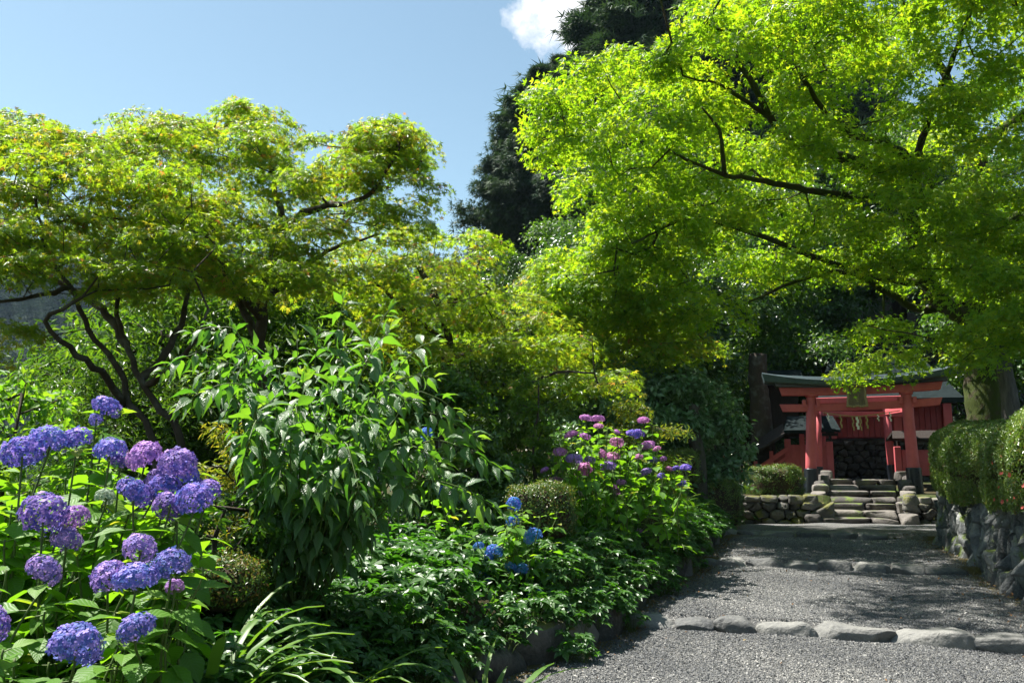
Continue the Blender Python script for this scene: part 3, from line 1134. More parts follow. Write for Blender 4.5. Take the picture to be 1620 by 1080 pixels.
def wallmap(v):
    u = np.clip(v[:, 0], 0, WS[-1])
    x, y = np.interp(u, WS, WP[:, 0]), np.interp(u, WS, WP[:, 1])
    e = .25
    x2, y2 = np.interp(np.clip(u + e, 0, WS[-1]), WS, WP[:, 0]), np.interp(np.clip(u + e, 0, WS[-1]), WS, WP[:, 1])
    x1, y1 = np.interp(np.clip(u - e, 0, WS[-1]), WS, WP[:, 0]), np.interp(np.clip(u - e, 0, WS[-1]), WS, WP[:, 1])
    t = nrm(np.stack([x2 - x1, y2 - y1], 1))
    nx, ny = -t[:, 1], t[:, 0]
    zb = zpath(x, y) - .08
    bat = (v[:, 2]) * -.10
    d = v[:, 1] + bat
    return np.stack([x + nx * d, y + ny * d, zb + v[:, 2]], 1)


root = thing('stone_wall', 'low wall of upright slaty grey stones under the azalea hedge on the right', 'stone wall', (0, 0, 0))
mb = MB()
masonry(mb, WS[-1], 1.02, wallmap, (.125, .36), 21, .075, .94, .14)
mb.build('stone_face', M['stone_wall'], root, smooth=True)
mb = MB()
uu = np.linspace(0, WS[-1], 80)
bk = np.concatenate([wallmap(np.stack([uu, np.full(80, dd), np.full(80, hh)], 1)) for dd, hh in ((-.06, 0), (-.06, .97), (-.4, .97))])
mb.add(bk, np.concatenate([np.stack([i * 80 + np.arange(79), i * 80 + np.arange(1, 80), (i + 1) * 80 + np.arange(1, 80), (i + 1) * 80 + np.arange(79)], 1) for i in (0, 1)]))
mb.build('earth_backing', M['joint'], root)


def hedge():
    root = thing('azalea_hedge', 'clipped azalea hedge with scattered red blossoms along the top of the stone wall', 'hedge', (0, 0, 0))
    N = 210000
    u = WS[-1] * rng.random(N) ** .95
    q = rng.random(N)
    # rounded profile: front face then top
    ang = -.45 + q * (pi / 2 + .75)          # from slightly under the front to the back of the top
    ex = .62
    pr_x = np.sign(np.cos(ang)) * np.abs(np.cos(ang)) ** ex
    pr_z = np.sign(np.sin(ang)) * np.abs(np.sin(ang)) ** ex
    lump = 1 + .10 * np.sin(u * 1.9 + .5) + .06 * np.sin(u * 4.1) + .035 * np.sin(u * 9.3 + q * 9)
    hw, hh = .62 * lump, .56 * lump
    dep = rng.exponential(.035, N)
    nl = np.stack([np.cos(ang), np.sin(ang)], 1)
    off = .02 + (pr_x * hw - .48) - dep * nl[:, 0]
    zz = 1.42 + .10 * np.sin(u * .8) + pr_z * hh - dep * nl[:, 1]
    zz = np.maximum(zz, .86 + .12 * rng.random(N))
    v = np.stack([u, off, 0 * u], 1)
    w = wallmap(v)
    w[:, 2] = zz + .10 + .02 * (w[:, 1] - 8)
    w0 = wallmap(np.stack([u, off + .1, 0 * u], 1))
    outn = nrm((w0 - w) * A([1, 1, 0]))
    nor = nrm(outn * nl[:, :1] + A([0, 0, 1.0]) * nl[:, 1:2] + rng.normal(0, .5, (N, 3)))
    dr = np.cross(nor, rng.normal(size=(N, 3))) + A([0, 0, .5])
    patch = .15 * np.sin(u * 3.3 + 4 * q) + .12 * np.sin(u * 7.1 - 6 * q)
    ti = np.clip(.45 + patch + rng.normal(0, .22, N), 0, .93)
    ti = np.where(rng.random(N) < .035 + .05 * (np.sin(u * 2.3 + 5 * q) > .5), rng.uniform(.96, 1, N), ti)
    mb = MB()
    scatter(mb, t_rhomb(.46), w, frames(nor, dr), .034 * rng.uniform(.6, 1.2, N), ti)
    mb.build('foliage', M['hedge_leaf'], root)
    # twiggy inside
    mb = MB()
    k = 60
    us = np.linspace(0, WS[-1], k)
    rings = []
    for (oo, z_) in ((-.16, 1.02), (.03, 1.3), (.02, 1.72), (-.3, 1.85), (-.8, 1.85), (-1.0, 1.0)):
        a = wallmap(np.stack([us, np.full(k, oo - .02), 0 * us], 1))
        a[:, 2] = z_ + .05 * np.sin(us * 2) + .02 * (a[:, 1] - 8)
        rings.append(a)
    mb.add(np.concatenate(rings), np.concatenate([np.stack([i * k + np.arange(k - 1), i * k + np.arange(1, k), (i + 1) * k + np.arange(1, k), (i + 1) * k + np.arange(k - 1)], 1) for i in range(5)]), .2)
    mb.build('twigs', M['brown_stem'], root)
    # blossoms
    fm = MB()
    a = np.arange(5) * 2 * pi / 5
    out = np.stack([np.cos(a), np.sin(a), .5 + 0 * a], 1)
    scatter(fm, t_blade(2, .42, -.1, .1, .6), np.zeros((5, 3)), frames(nrm(A([0, 0, 1.0]) - .4 * out), out), .026, .3 + .5 * rng.random(5))
    me = fm.mesh('blossom')
    me.materials.append(M['pink'])
    pts = [(1596, 752), (1582, 752), (1578, 770), (1585, 796), (1592, 788), (1603, 790), (1616, 806), (1568, 730), (1571, 790), (1618, 770)]
    for px, py in pts:
        # nearest leaf along the ray
        d = nrm(ray(px, py))
        rel = w - A([0, 0, CAMZ])
        along = rel @ d
        perp = np.linalg.norm(rel - along[:, None] * d, axis=1)
        ok = np.where(perp < .05)[0]
        if len(ok) == 0:
            continue
        j = ok[np.argmin(along[ok])]
        o = bpy.data.objects.new('blossom', me)
        COL.objects.link(o)
        o.parent = root
        o.location = [float(c) for c in (w[j] + outn[j] * .03)]
        o.rotation_euler = (radians(70) + rng.normal(0, .3), rng.normal(0, .3), atan2(outn[j][1], outn[j][0]) + pi / 2 + rng.normal(0, .4))
        o.scale = (rng.uniform(.8, 1.3),) * 3


hedge()


# ---------------------------------------------------------------- clipped round shrubs
def clipped(name, label, px, py, Y, rw, rh, n, leaf=.024, m='azalea_leaf', ex=.75, depth_scale=.9, red=.06, cat='shrub'):
    c = P(px, py, Y)
    root = thing(name, label, cat, c)
    d = nrm(rng.normal(size=(n, 3)))
    d[:, 2] = np.where(d[:, 2] < -.55, -d[:, 2], d[:, 2])
    s = np.sign(d) * np.abs(d) ** ex
    s /= np.maximum(.001, (np.abs(s) ** 4).sum(1, keepdims=True) ** .25)
    lump = 1 + .05 * np.sin(s[:, :1] * 5 + 1) + .05 * np.sin(s[:, 1:2] * 6) * np.cos(s[:, 2:3] * 5)
    size = A([rw, rw * depth_scale, rh])
    dep = 1 - rng.exponential(.035, n)[:, None] / rw
    lump = lump + .05 * np.sin(s[:, :1] * 11 + 2) * np.sin(s[:, 1:2] * 9) + .04 * np.sin(s[:, 2:3] * 13 + s[:, :1] * 4)
    dep = np.where(rng.random((n, 1)) < .12, 1 + rng.random((n, 1)) * .10, dep)
    pos = s * lump * size * dep
    nor = nrm(d / size * rw + rng.normal(0, .5, (n, 3)))
    dr = np.cross(nor, rng.normal(size=(n, 3))) + A([0, 0, .5])
    ti = np.clip(.42 + .2 * s[:, 2] + rng.normal(0, .2, n), 0, .92)
    ti = np.where(rng.random(n) < red, rng.uniform(.95, 1, n), ti)
    mb = MB()
    scatter(mb, t_rhomb(.48), pos, frames(nor, dr), leaf * rng.uniform(.6, 1.25, n), ti)
    mb.build('foliage', M[m], root)
    mb = MB()
    v, f = ICO3
    s2 = np.sign(v) * np.abs(v) ** ex
    s2 /= (np.abs(s2) ** 4).sum(1, keepdims=True) ** .25
    mb.add(s2 * size * .86, f)
    mb.build('twigs', M['brown_stem'], root, smooth=True)
    return root


clipped('azalea_shrub', 'clipped azalea mound with reddish tips behind the upper blue hydrangea heads', 858, 812, 8.0, .30, .26, 13000, .026, ex=.85, red=.12)
clipped('azalea_shrub', 'flat topped clipped shrub on the rocks beside the left gate pillar', 1226, 768, 20.6, .62, .46, 16000, .04, ex=.55)
clipped('azalea_shrub', 'clipped green shrub at the corner where the bed meets the plaza', 1128, 800, 15.6, .50, .46, 16000, .03, m='hedge_leaf', ex=.62)
clipped('azalea_shrub', 'clipped shrub with yellowish top behind the violet hydrangea heads', 1072, 742, 14.6, .34, .32, 11000, .03, m='hedge_leaf', ex=.6)
clipped('azalea_shrub', 'small rounded brownish shrub under the pink hydrangea near the single pink head', 1022, 838, 9.6, .17, .26, 9000, .02)
clipped('azalea_shrub', 'low dark reddish shrub in the shade right of the big violet hydrangea', 335, 925, 4.3, .24, .13, 9000, .022, ex=.95, red=.25)

# ---------------------------------------------------------------- stairs and rough stone wall
Z0 = .40


def tl(px, py, w):
    return TL(px, py, w)


ul0, ur0 = tl(1300, 830, -3.1)[0], tl(1428, 830, -3.1)[0]
ul1, ur1 = tl(1310, 757, .9)[0], tl(1420, 757, .9)[0]
root = thing('stone_stairs', 'rough stone stairs climbing through the red gate', 'stairs', T2W(0, 0, 0), TA)
NS = 7
for i in range(NS):
    w0 = -3.1 + i * 4.0 / NS
    w1 = w0 + 4.0 / NS + .25
    zt = Z0 + (i + 1) * .95 / NS
    a, b = np.interp(i, [0, NS], [ul0, ul1]) + .04, np.interp(i, [0, NS], [ur0, ur1]) - .04
    mb = MB()
    u = a
    kk = 0
    while u < b - .05:
        L = min(rng.uniform(.5, 1.05), b - u)
        if b - u - L < .2:
            L = b - u
        v, f = rock_verts((L * 1.0, w1 - w0, .95 / NS + .06), 900 + i * 10 + kk, .2, .045)
        mb.add(v + A([u + L / 2, (w0 + w1) / 2 + rng.normal(0, .03), zt - (.95 / NS + .06) / 2 + rng.normal(0, .006)]), f, rng.random())
        u += L
        kk += 1
    mb.build('step', M['stone_step'], root, smooth=True)
# flank boulders belonging to the stairs
for sd in (0, 1):
    mb = MB()
    for i in range(9):
        t = i / 8
        u = (np.interp(t, [0, 1], [ul0, ul1]) - .14) if sd == 0 else (np.interp(t, [0, 1], [ur0, ur1]) + .16)
        v, f = rock_verts((rng.uniform(.26, .38), rng.uniform(.45, .62), rng.uniform(.24, .36)), 700 + i + 50 * sd, .4, .14)
        mb.add(v + A([u + rng.normal(0, .04), -3.05 + 3.9 * t, Z0 + .08 + .95 * t]), f, rng.random())
    mb.build('side_stones', M['stone_step'], root, smooth=True)


def rubble(name, label, u0, u1, w, z0, z1, seed):
    root = thing(name, label, 'stone wall', T2W(0, 0, 0), TA)
    mb = MB()

    def fm(v):
        return np.stack([u0 + v[:, 0], w - v[:, 1] + .12 * v[:, 2], z0 + v[:, 2]], 1)
    masonry(mb, u1 - u0, z1 - z0, fm, (.27, .19), seed, .09, .95, .12)
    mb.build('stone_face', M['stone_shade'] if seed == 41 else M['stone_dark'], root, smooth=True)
    mb = MB()
    mb.box((.5 * (u0 + u1), w + .36, (z0 + z1) / 2 - .05), (u1 - u0, .5, z1 - z0 - .06))
    mb.build('earth_backing', M['joint'], root)
    mb = MB()
    u = u0
    k = 0
    while u < u1:
        L = rng.uniform(.22, .42)
        v, f = rock_verts((L, .4, rng.uniform(.14, .26)), seed * 7 + k, .5, .18)
        mb.add(v + A([u + L / 2, w + .12 + rng.normal(0, .06), z1 + .04]), f, rng.random())
        u += L * .95
        k += 1
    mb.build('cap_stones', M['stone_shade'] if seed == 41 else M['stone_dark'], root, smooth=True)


rubble('rubble_wall', 'low rubble stone wall left of the stone stairs', tl(1150, 830, -2.95)[0], ul0 - .08, -2.95, Z0 - .1, .88, 31)
rubble('rubble_wall', 'short rubble stone wall between the stairs and the hedge wall', ur0 + .08, ur0 + 2.6, -2.9, Z0 - .1, .88, 32)


# ---------------------------------------------------------------- torii
def torii():
    root = thing('torii_gate', 'vermilion torii gate with dark curved roof and black pillar feet over the stairs', 'torii gate', T2W(0, 0, 0), TA)

    def pillar(pb, pt, dia_px, split_py, sleeve_px, nm='pillar', w=0.0, daiwa=True):
        b, t, s = tl(*pb, w), tl(*pt, w), None
        kpx = (21.8 + w) / F
        r0 = dia_px / 2 * kpx
        zs = tl(pb[0], split_py, w)[2]
        f = (zs - b[2]) / (t[2] - b[2])
        sp = b + (t - b) * f
        mb = MB()
        mb.tube(A([b + (t - b) * q for q in (0.02, .3, .6, 1.0)]), A([r0 * 1.03, r0, r0 * .95, r0 * .87]), 28, cap=True)
        pl = mb.build(nm, M['red'], root, smooth=False)
        for poly in pl.data.polygons:
            poly.use_smooth = len(poly.vertices) == 4
        mb = MB()
        rs = sleeve_px / 2 * kpx
        mb.tube(A([b - A([0, 0, .12]), b + A([0, 0, .02]), sp - A([0, 0, .03]), sp, sp + A([0, 0, .004])]), A([rs * 1.03, rs * 1.02, rs, rs, r0 * 1.0]), 28, cap=True)
        slv = mb.build('pillar_foot', M['black'], pl)
        for poly in slv.data.polygons:
            poly.use_smooth = len(poly.vertices) == 4
        if daiwa:
            mb = MB()
            z = t[2]
            mb.tube(A([t - A([0, 0, .10]), t - A([0, 0, .085]), t - A([0, 0, .02]), t]), A([r0 * .9, r0 * 1.12, r0 * 1.16, r0 * 1.1]), 28)
            o = mb.build('pillar_collar', M['red'], pl)
            for poly in o.data.polygons:
                poly.use_smooth = len(poly.vertices) == 4
        return b, t
    bl, tlp = pillar((1283, 782), (1283.5, 622), 17, 741, 21.5)
    br, trp = pillar((1449, 780), (1433, 618), 17.5, 739.5, 22.5)
    # support pillars behind
    pillar((1296, 772), (1294, 640), 11, 738, 13, 'support_pillar', .9, False)
    pillar((1445, 768), (1440, 640), 11, 735, 13, 'support_pillar', .9, False)
    pillar((1303, 768), (1300, 640), 10, 733, 12.5, 'support_pillar', 2.2, False)
    pillar((1413, 760), (1401, 640), 12, 735, 13.5, 'support_pillar', 2.2, False)

    def beam(nm, pts, h, d, m, w=0.0, bev=.012, n=24, flare=0.0):
        """pts: list of (px, py) along the beam's centre line, swept with a rectangular section"""
        p = A([tl(*q, w) for q in pts])
        us = np.linspace(p[0][0], p[-1][0], n)
        cz = np.polyfit(p[:, 0], p[:, 2], min(2, len(p) - 1))
        zs = np.polyval(cz, us)
        mb = MB()
        rings = []
        for i, (u, z) in enumerate(zip(us, zs)):
            e = abs(2 * i / (n - 1) - 1)
            hh = h * (1 + flare * e ** 3)
            b = bev
            sec = [(-d / 2 + b, -hh / 2), (d / 2 - b, -hh / 2), (d / 2, -hh / 2 + b), (d / 2, hh / 2 - b), (d / 2 - b, hh / 2), (-d / 2 + b, hh / 2), (-d / 2, hh / 2 - b), (-d / 2, -hh / 2 + b)]
            sl = 0
            if i in (0, n - 1):
                sl = (-1 if i == 0 else 1) * .18 * h
            rings.append(A([[u + sl * (zz / hh * 2), w + y, z + zz] for y, zz in sec]))
        v = np.concatenate(rings)
        k = np.arange(8)
        f = np.concatenate([np.stack([i * 8 + k, (i + 1) * 8 + k, (i + 1) * 8 + (k + 1) % 8, i * 8 + (k + 1) % 8], 1) for i in range(n - 1)])
        mb.add(v, f)
        mb.f.append(A([k]))
        mb.f.append(A([(n - 1) * 8 + k[::-1]]))
        return mb.build(nm, m, root)
    k = 21.8 / F
    beam('lower_lintel', [(1234.5, 619.5), (1362, 617), (1488, 609.5)], 12.5 * k, .26, M['red'], flare=.05)
    beam('black_lintel', [(1226, 610), (1362, 609), (1499, 599)], 6.5 * k, .40, M['black'])
    beam('roof_cap', [(1207, 598.5), (1362, 605.5), (1516, 585)], 10 * k, .72, M['copper'], flare=.5, bev=.03)
    mb = MB()
    p0 = [tl(x, y, 0) for x, y in ((1213, 596), (1362, 600), (1510, 583))]
    us = np.linspace(p0[0][0], p0[-1][0], 20)
    zz = np.polyval(np.polyfit([q[0] for q in p0], [q[2] for q in p0], 2), us)
    mb.tube(np.stack([us, 0 * us, zz + .015], 1), .07, 10)
    mb.build('ridge', M['copper'], root)
    beam('tie_beam', [(1236, 645.5), (1362, 642.5), (1488, 634.5)], 12 * k, .16, M['red'])
    # wedges beside the pillars
    for px, py in ((1272, 641), (1294, 641), (1424, 636.5), (1446, 636)):
        c = tl(px, py - 3, -.0)
        mb = MB()
        mb.box(c, (.09, .27, .17), bev=.012)
        mb.build('wedge', M['red'], root)
    # centre strut behind the plaque
    c0, c1 = tl(1354, 625, .0), tl(1354, 637, .0)
    mb = MB()
    mb.box((c0 + c1) / 2, (.2, .15, c0[2] - c1[2] + .04), bev=.01)
    mb.build('strut', M['red'], root)
    # beams tying the support pillars
    for pts, w, h in (([(1290, 655), (1440, 655)], 2.2, 9), ([(1290, 634), (1440, 630)], 2.2, 10)):
        beam('support_beam', pts, h * k, .13, M['red'], w)
    for (pa, pb2) in (((1288, 650), (1300, 652)), ((1438, 646), (1402, 652))):
        a, b = tl(*pa, .1), tl(*pb2, 2.2)
        mid, d = (a + b) / 2, b - a
        L = np.linalg.norm(d)
        x = d / L
        R = np.stack([x, nrm(np.cross([0, 0, 1.0], x)), np.cross(x, nrm(np.cross([0, 0, 1.0], x)))], 1)
        mb = MB()
        mb.box(mid, (L, .11, .15), R, .01)
        mb.build('side_beam', M['red'], root)
    return root


torii()


def plaque():
    c = tl(1355, 626, -.26)
    root = thing('name_plaque', 'carved wooden shrine plaque hanging under the gate roof', 'plaque', T2W(*c), TA)
    k = 21.5 / F
    th = radians(9)
    R = A([[1, 0, 0], [0, cos(th), sin(th)], [0, -sin(th), cos(th)]])
    W_, H_ = 27 * k, 34 * k
    mb = MB()
    mb.box((0, 0, 0), (W_ - .02, .03, H_ - .02), R, .005)
    pn = mb.build('panel', M['plaque_in'], root)
    mb = MB()
    for sx in (-1, 1):
        pts = [R @ A([sx * (W_ / 2 + .018 * sin(q * 9) * .5 + .012 * (1 - q) * -1), -.02, H_ / 2 - q * H_]) for q in np.linspace(0, 1, 14)]
        mb.tube(A(pts), .032, 8)
    for sz in (-1, 1):
        pts = [R @ A([q * (W_ / 2 + .04), -.02, sz * H_ / 2 + .012 * cos(q * 8)]) for q in np.linspace(-1, 1, 14)]
        mb.tube(A(pts), .03, 8)
    mb.build('frame', M['plaque'], root)
    # weathered raised strokes of the unreadable inscription
    mb = MB()
    for (x, z, w, h) in ((-.02, .13, .09, .014), (.0, .1, .015, .07), (-.03, .085, .07, .012), (.0, .03, .1, .014), (-.04, .005, .014, .05), (.04, .0, .014, .06), (0, -.02, .08, .012), (0, -.08, .1, .014), (.0, -.12, .016, .08), (.03, -.14, .05, .012)):
        mb.box(R @ A([x, -.019, z]), (w, .012, h), R)
    mb.build('inscription', M['plaque'], pn)


plaque()


def shimenawa():
    pts = [(1302, 652), (1320, 655), (1340, 657.5), (1356, 658.5), (1375, 656.5), (1400, 653), (1424, 649)]
    w = -.15
    q = A([tl(x, y, w) for x, y in pts])
    root = thing('straw_rope', 'thin straw rope with paper streamers strung between the gate pillars', 'rope', T2W(0, 0, 0), TA)
    c = crspline(q, .08)
    mb = MB()
    mb.tube(c, .011, 8, jit=.1)
    mb.build('rope', M['straw'], root, smooth=True)
    for px, ph, m, wd in ((1310, 12, 'paper', .03), (1330, 20, 'straw', .035), (1349, 22, 'straw', .03), (1356, 20, 'paper', .055), (1361, 22, 'straw', .03), (1371, 20, 'straw', .04), (1389, 11, 'paper', .03), (1408, 14, 'paper', .03)):
        t = tl(px, np.interp(px, [p[0] for p in pts], [p[1] for p in pts]), w)
        L = ph * 21.8 / F
        mb = MB()
        n = 4
        dx = .018
        for i in range(n):
            z = t[2] - L * (i + .5) / n
            mb.box((t[0] + (dx if i % 2 else -dx) * .6, w - .012 * (i % 2), z), (wd, .006, L / n * 1.12), bev=.001)
        mb.build('streamer', M[m], root)


shimenawa()


# ---------------------------------------------------------------- shrine buildings behind the gate
def wbox(mb, pa, pb, w, d, bev=.01):
    """box spanning the picture corners pa, pb on the plane w, d metres deep"""
    a, b = tl(*pa, w), tl(*pb, w)
    mb.box(((a[0] + b[0]) / 2, w + d / 2, (a[2] + b[2]) / 2), (abs(b[0] - a[0]), d, abs(b[2] - a[2])), bev=bev)


def slab(mb, quad, th):
    """roof slab: four local points (upper face), thickness th downwards"""
    q = A(quad, float)
    v = np.concatenate([q, q - A([0, 0, th])])
    mb.add(v, A([[0, 1, 2, 3], [7, 6, 5, 4], [0, 4, 5, 1], [1, 5, 6, 2], [2, 6, 7, 3], [3, 7, 4, 0]]))


def hall():
    root = thing('shrine_hall', 'deep red boarded shrine hall half hidden behind the gate', 'shrine building', T2W(0, 0, 0), TA)
    mb = MB()
    a, b = tl(1306, 692, 4.0), tl(1498, 638, 4.0)
    n = 22
    for i in range(n):
        u0, u1 = a[0] + (b[0] - a[0]) * i / n, a[0] + (b[0] - a[0]) * (i + 1) / n
        mb.box(((u0 + u1) / 2, 4.0 + .03 + .004 * (i % 2), (a[2] + b[2]) / 2), (u1 - u0 - .012, .05, b[2] - a[2]), bev=.006)
    mb.box(((a[0] + b[0]) / 2, 4.12, (a[2] + b[2]) / 2), (b[0] - a[0], .06, b[2] - a[2]))
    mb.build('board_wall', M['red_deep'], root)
    for px in (1500, 1420, 1316):
        mb = MB()
        wbox(mb, (px - 4.5, 694), (px + 4.5, 632), 3.86, .16)
        mb.build('post', M['red'], root)
    mb = MB()
    wbox(mb, (1302, 699), (1512, 692), 3.8, .3)
    mb.build('floor_beam', M['darkwood'], root)
    mb = MB()
    wbox(mb, (1302, 641), (1512, 634), 3.82, .2)
    mb.build('eave_beam', M['darkwood'], root)
    mb = MB()
    a, b = tl(1292, 633, 3.0), tl(1523, 621, 3.0)
    slab(mb, [(a[0], 2.9, a[2]), (b[0], 2.9, a[2]), (b[0] - .7, 5.6, a[2] + 1.7), (a[0] + .7, 5.6, a[2] + 1.7)], .14)
    slab(mb, [(a[0] + .7, 5.6, a[2] + 1.7), (b[0] - .7, 5.6, a[2] + 1.7), (b[0], 8.2, a[2]), (a[0], 8.2, a[2])], .14)
    rf = mb.build('roof', M['tile'], root)
    mb = MB()
    mb.box(((a[0] + b[0]) / 2, 5.6, a[2] + 1.76), (b[0] - a[0] - 1.2, .3, .2), bev=.04)
    mb.build('ridge', M['tile'], rf)
    # side and back walls close the hall
    mb = MB()
    a, b = tl(1306, 692, 4.0), tl(1498, 638, 4.0)
    mb.box((a[0] + .03, 5.8, (a[2] + b[2]) / 2), (.06, 3.4, b[2] - a[2]))
    mb.box((b[0] - .03, 5.8, (a[2] + b[2]) / 2), (.06, 3.4, b[2] - a[2]))
    mb.box(((a[0] + b[0]) / 2, 7.5, (a[2] + b[2]) / 2), (b[0] - a[0], .06, b[2] - a[2]))
    mb.build('wall', M['red_deep'], root)
    return a


HA = hall()
rubble('foundation_wall', 'shade-coloured stone foundation standing in for the dark opening at the top of the stairs under the hall', tl(1300, 757, 3.7)[0], tl(1510, 757, 3.7)[0], 3.75, 1.2, tl(1306, 703, 3.7)[2], 41)


def fence_left():
    root = thing('roofed_fence', 'red boarded fence under a small dark roof stepping down left of the gate', 'fence', T2W(0, 0, 0), TA)
    w = 1.5
    for px, y0, y1, hw in ((1247, 752, 694, 3.6), (1313.5, 757, 698, 3.8), (1270, 757, 686, 2.2)):
        mb = MB()
        wbox(mb, (px - hw, y0), (px + hw, y1), w - .03, .14)
        mb.build('post', M['red'], root)
    for px in np.arange(1256, 1311, 8.0):
        mb = MB()
        wbox(mb, (px - 2.9, 748), (px + 2.9, 703), w, .05)
        mb.build('slat', M['red'], root)
    mb = MB()
    wbox(mb, (1250, 743), (1311, 739), w + .05, .06)
    wbox(mb, (1250, 714), (1311, 710), w + .05, .06)
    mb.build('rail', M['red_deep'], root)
    # sloping rails down to the left
    for (pa, pb2, hpx, dd) in (((1246, 709), (1158, 770), 7, .12), ((1246, 722), (1160, 781), 4, .1)):
        a, b = tl(*pa, w), tl(*pb2, w - .2)
        d = b - a
        L = np.linalg.norm(d)
        x = d / L
        y = nrm(np.cross([0, 0, 1.0], x))
        R = np.stack([x, y, np.cross(x, y)], 1)
        mb = MB()
        mb.box((a + b) / 2, (L, dd, hpx * .0172), R, .012)
        mb.build('sloping_rail', M['red'], root)
    mb = MB()
    for q in np.linspace(.03, .97, 24):
        px, yt = 1246 + (1160 - 1246) * q, 714 + (774 - 714) * q
        wbox(mb, (px - 1.6, yt + 24), (px + 1.6, yt), w + .0 - .2 * q, .035)
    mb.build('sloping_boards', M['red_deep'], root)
    for px, y0, y1 in ((1221, 752, 713), (1196, 768, 729), (1174, 784, 744)):
        mb = MB()
        wbox(mb, (px - 2.2, y0), (px + 2.2, y1), w - .12, .1)
        mb.build('post', M['red'], root)
        mb = MB()
        wbox(mb, (px - 1.6, y1), (px + 1.6, y1 - 14), w - .1, .07)
        mb.build('roof_post', M['darkwood'], root)
    # roofs
    mb = MB()
    a, b = tl(1238, 682, w), tl(1326, 686, w)
    z = a[2]
    slab(mb, [(a[0], w - .65, z), (b[0], w - .65, z), (b[0] - .1, w + .15, z + .42), (a[0] + .15, w + .15, z + .42)], .07)
    slab(mb, [(a[0] + .15, w + .15, z + .42), (b[0] - .1, w + .15, z + .42), (b[0], w + .95, z), (a[0], w + .95, z)], .07)
    mb.build('roof', M['tile'], root)
    mb = MB()
    a, b = tl(1240, 686, w), tl(1150, 742, w)
    slab(mb, [(b[0], w - .55, b[2]), (a[0], w - .55, a[2]), (a[0], w + .15, a[2] + .3), (b[0], w + .15, b[2] + .3)], .07)
    slab(mb, [(b[0], w + .15, b[2] + .3), (a[0], w + .15, a[2] + .3), (a[0], w + .85, a[2]), (b[0], w + .85, b[2])], .07)
    mb.build('roof', M['darkwood'], root)
    mb = MB()
    wbox(mb, (1238, 690), (1326, 684), w, .12)
    mb.build('eave_beam', M['darkwood'], root)
    for px in (1247, 1313.5):
        mb = MB()
        wbox(mb, (px - 2, 695), (px + 2, 686), w, .09)
        mb.build('roof_post', M['darkwood'], root)


fence_left()


def fence_right():
    root = thing('roofed_fence', 'short red slatted fence under a dark roof between the right gate pillars', 'fence', T2W(0, 0, 0), TA)
    w = 1.5
    for px, hw in ((1421.5, 3.6), (1478, 3.4)):
        mb = MB()
        wbox(mb, (px - hw, 757), (px + hw, 706), w - .03, .14)
        mb.build('post', M['red'], root)
    for px in np.arange(1431.5, 1474, 7.5):
        mb = MB()
        wbox(mb, (px - 2.7, 752), (px + 2.7, 711), w, .05)
        mb.build('slat', M['red'], root)
    mb = MB()
    wbox(mb, (1425, 745), (1475, 741), w + .05, .06)
    wbox(mb, (1425, 720), (1475, 716), w + .05, .06)
    mb.build('rail', M['red_deep'], root)
    for px in (1421.5, 1478):
        mb = MB()
        wbox(mb, (px - 2, 706), (px + 2, 692), w, .09)
        mb.build('roof_post', M['darkwood'], root)
    mb = MB()
    a, b = tl(1407, 694, w), tl(1490, 694, w)
    z = a[2]
    slab(mb, [(a[0], w - .5, z), (b[0], w - .5, z), (b[0], w + .1, z + .22), (a[0] + .1, w + .1, z + .22)], .07)
    slab(mb, [(a[0] + .1, w + .1, z + .22), (b[0], w + .1, z + .22), (b[0], w + .7, z), (a[0], w + .7, z)], .07)
    mb.build('roof', M['darkwood'], root)


fence_right()


def shed():
    root = thing('wooden_shed', 'dark wooden shed corner behind the left end of the gate roof', 'shed', T2W(0, 0, 0), TA)
    mb = MB()
    wbox(mb, (1214, 690), (1262, 606), 3.4, 1.6)
    mb.build('wall', M['darkwood'], root)
    mb = MB()
    a, b = tl(1206, 606, 3.2), tl(1272, 606, 3.2)
    slab(mb, [(a[0], 3.1, a[2]), (b[0], 3.1, a[2]), (b[0], 4.3, a[2] + .5), (a[0], 4.3, a[2] + .5)], .08)
    slab(mb, [(a[0], 4.3, a[2] + .5), (b[0], 4.3, a[2] + .5), (b[0], 5.4, a[2]), (a[0], 5.4, a[2])], .08)
    mb.build('roof', M['tile'], root)


shed()

# dead grey trunk beside the big maple
mb = MB()
c0, c1 = P(1601, 650, 15.8), P(1583, 545, 15.8)
mb.tube(crspline(A([c0 - A([0, 0, .6]), c0 * .7 + c1 * .3, c0 * .3 + c1 * .7, c1]), .15), np.linspace(.17, .11, len(crspline(A([c0 - A([0, 0, .6]), c0 * .7 + c1 * .3, c0 * .3 + c1 * .7, c1]), .15))), 14, jit=.08)
tag(mb.build('dead_trunk', M['dead_wood'], smooth=True), 'weathered grey dead trunk standing right of the mossy maple trunk', 'dead tree')

# ================================================================== TREES
def PL(*a):
    return A([P(*q) for q in a])


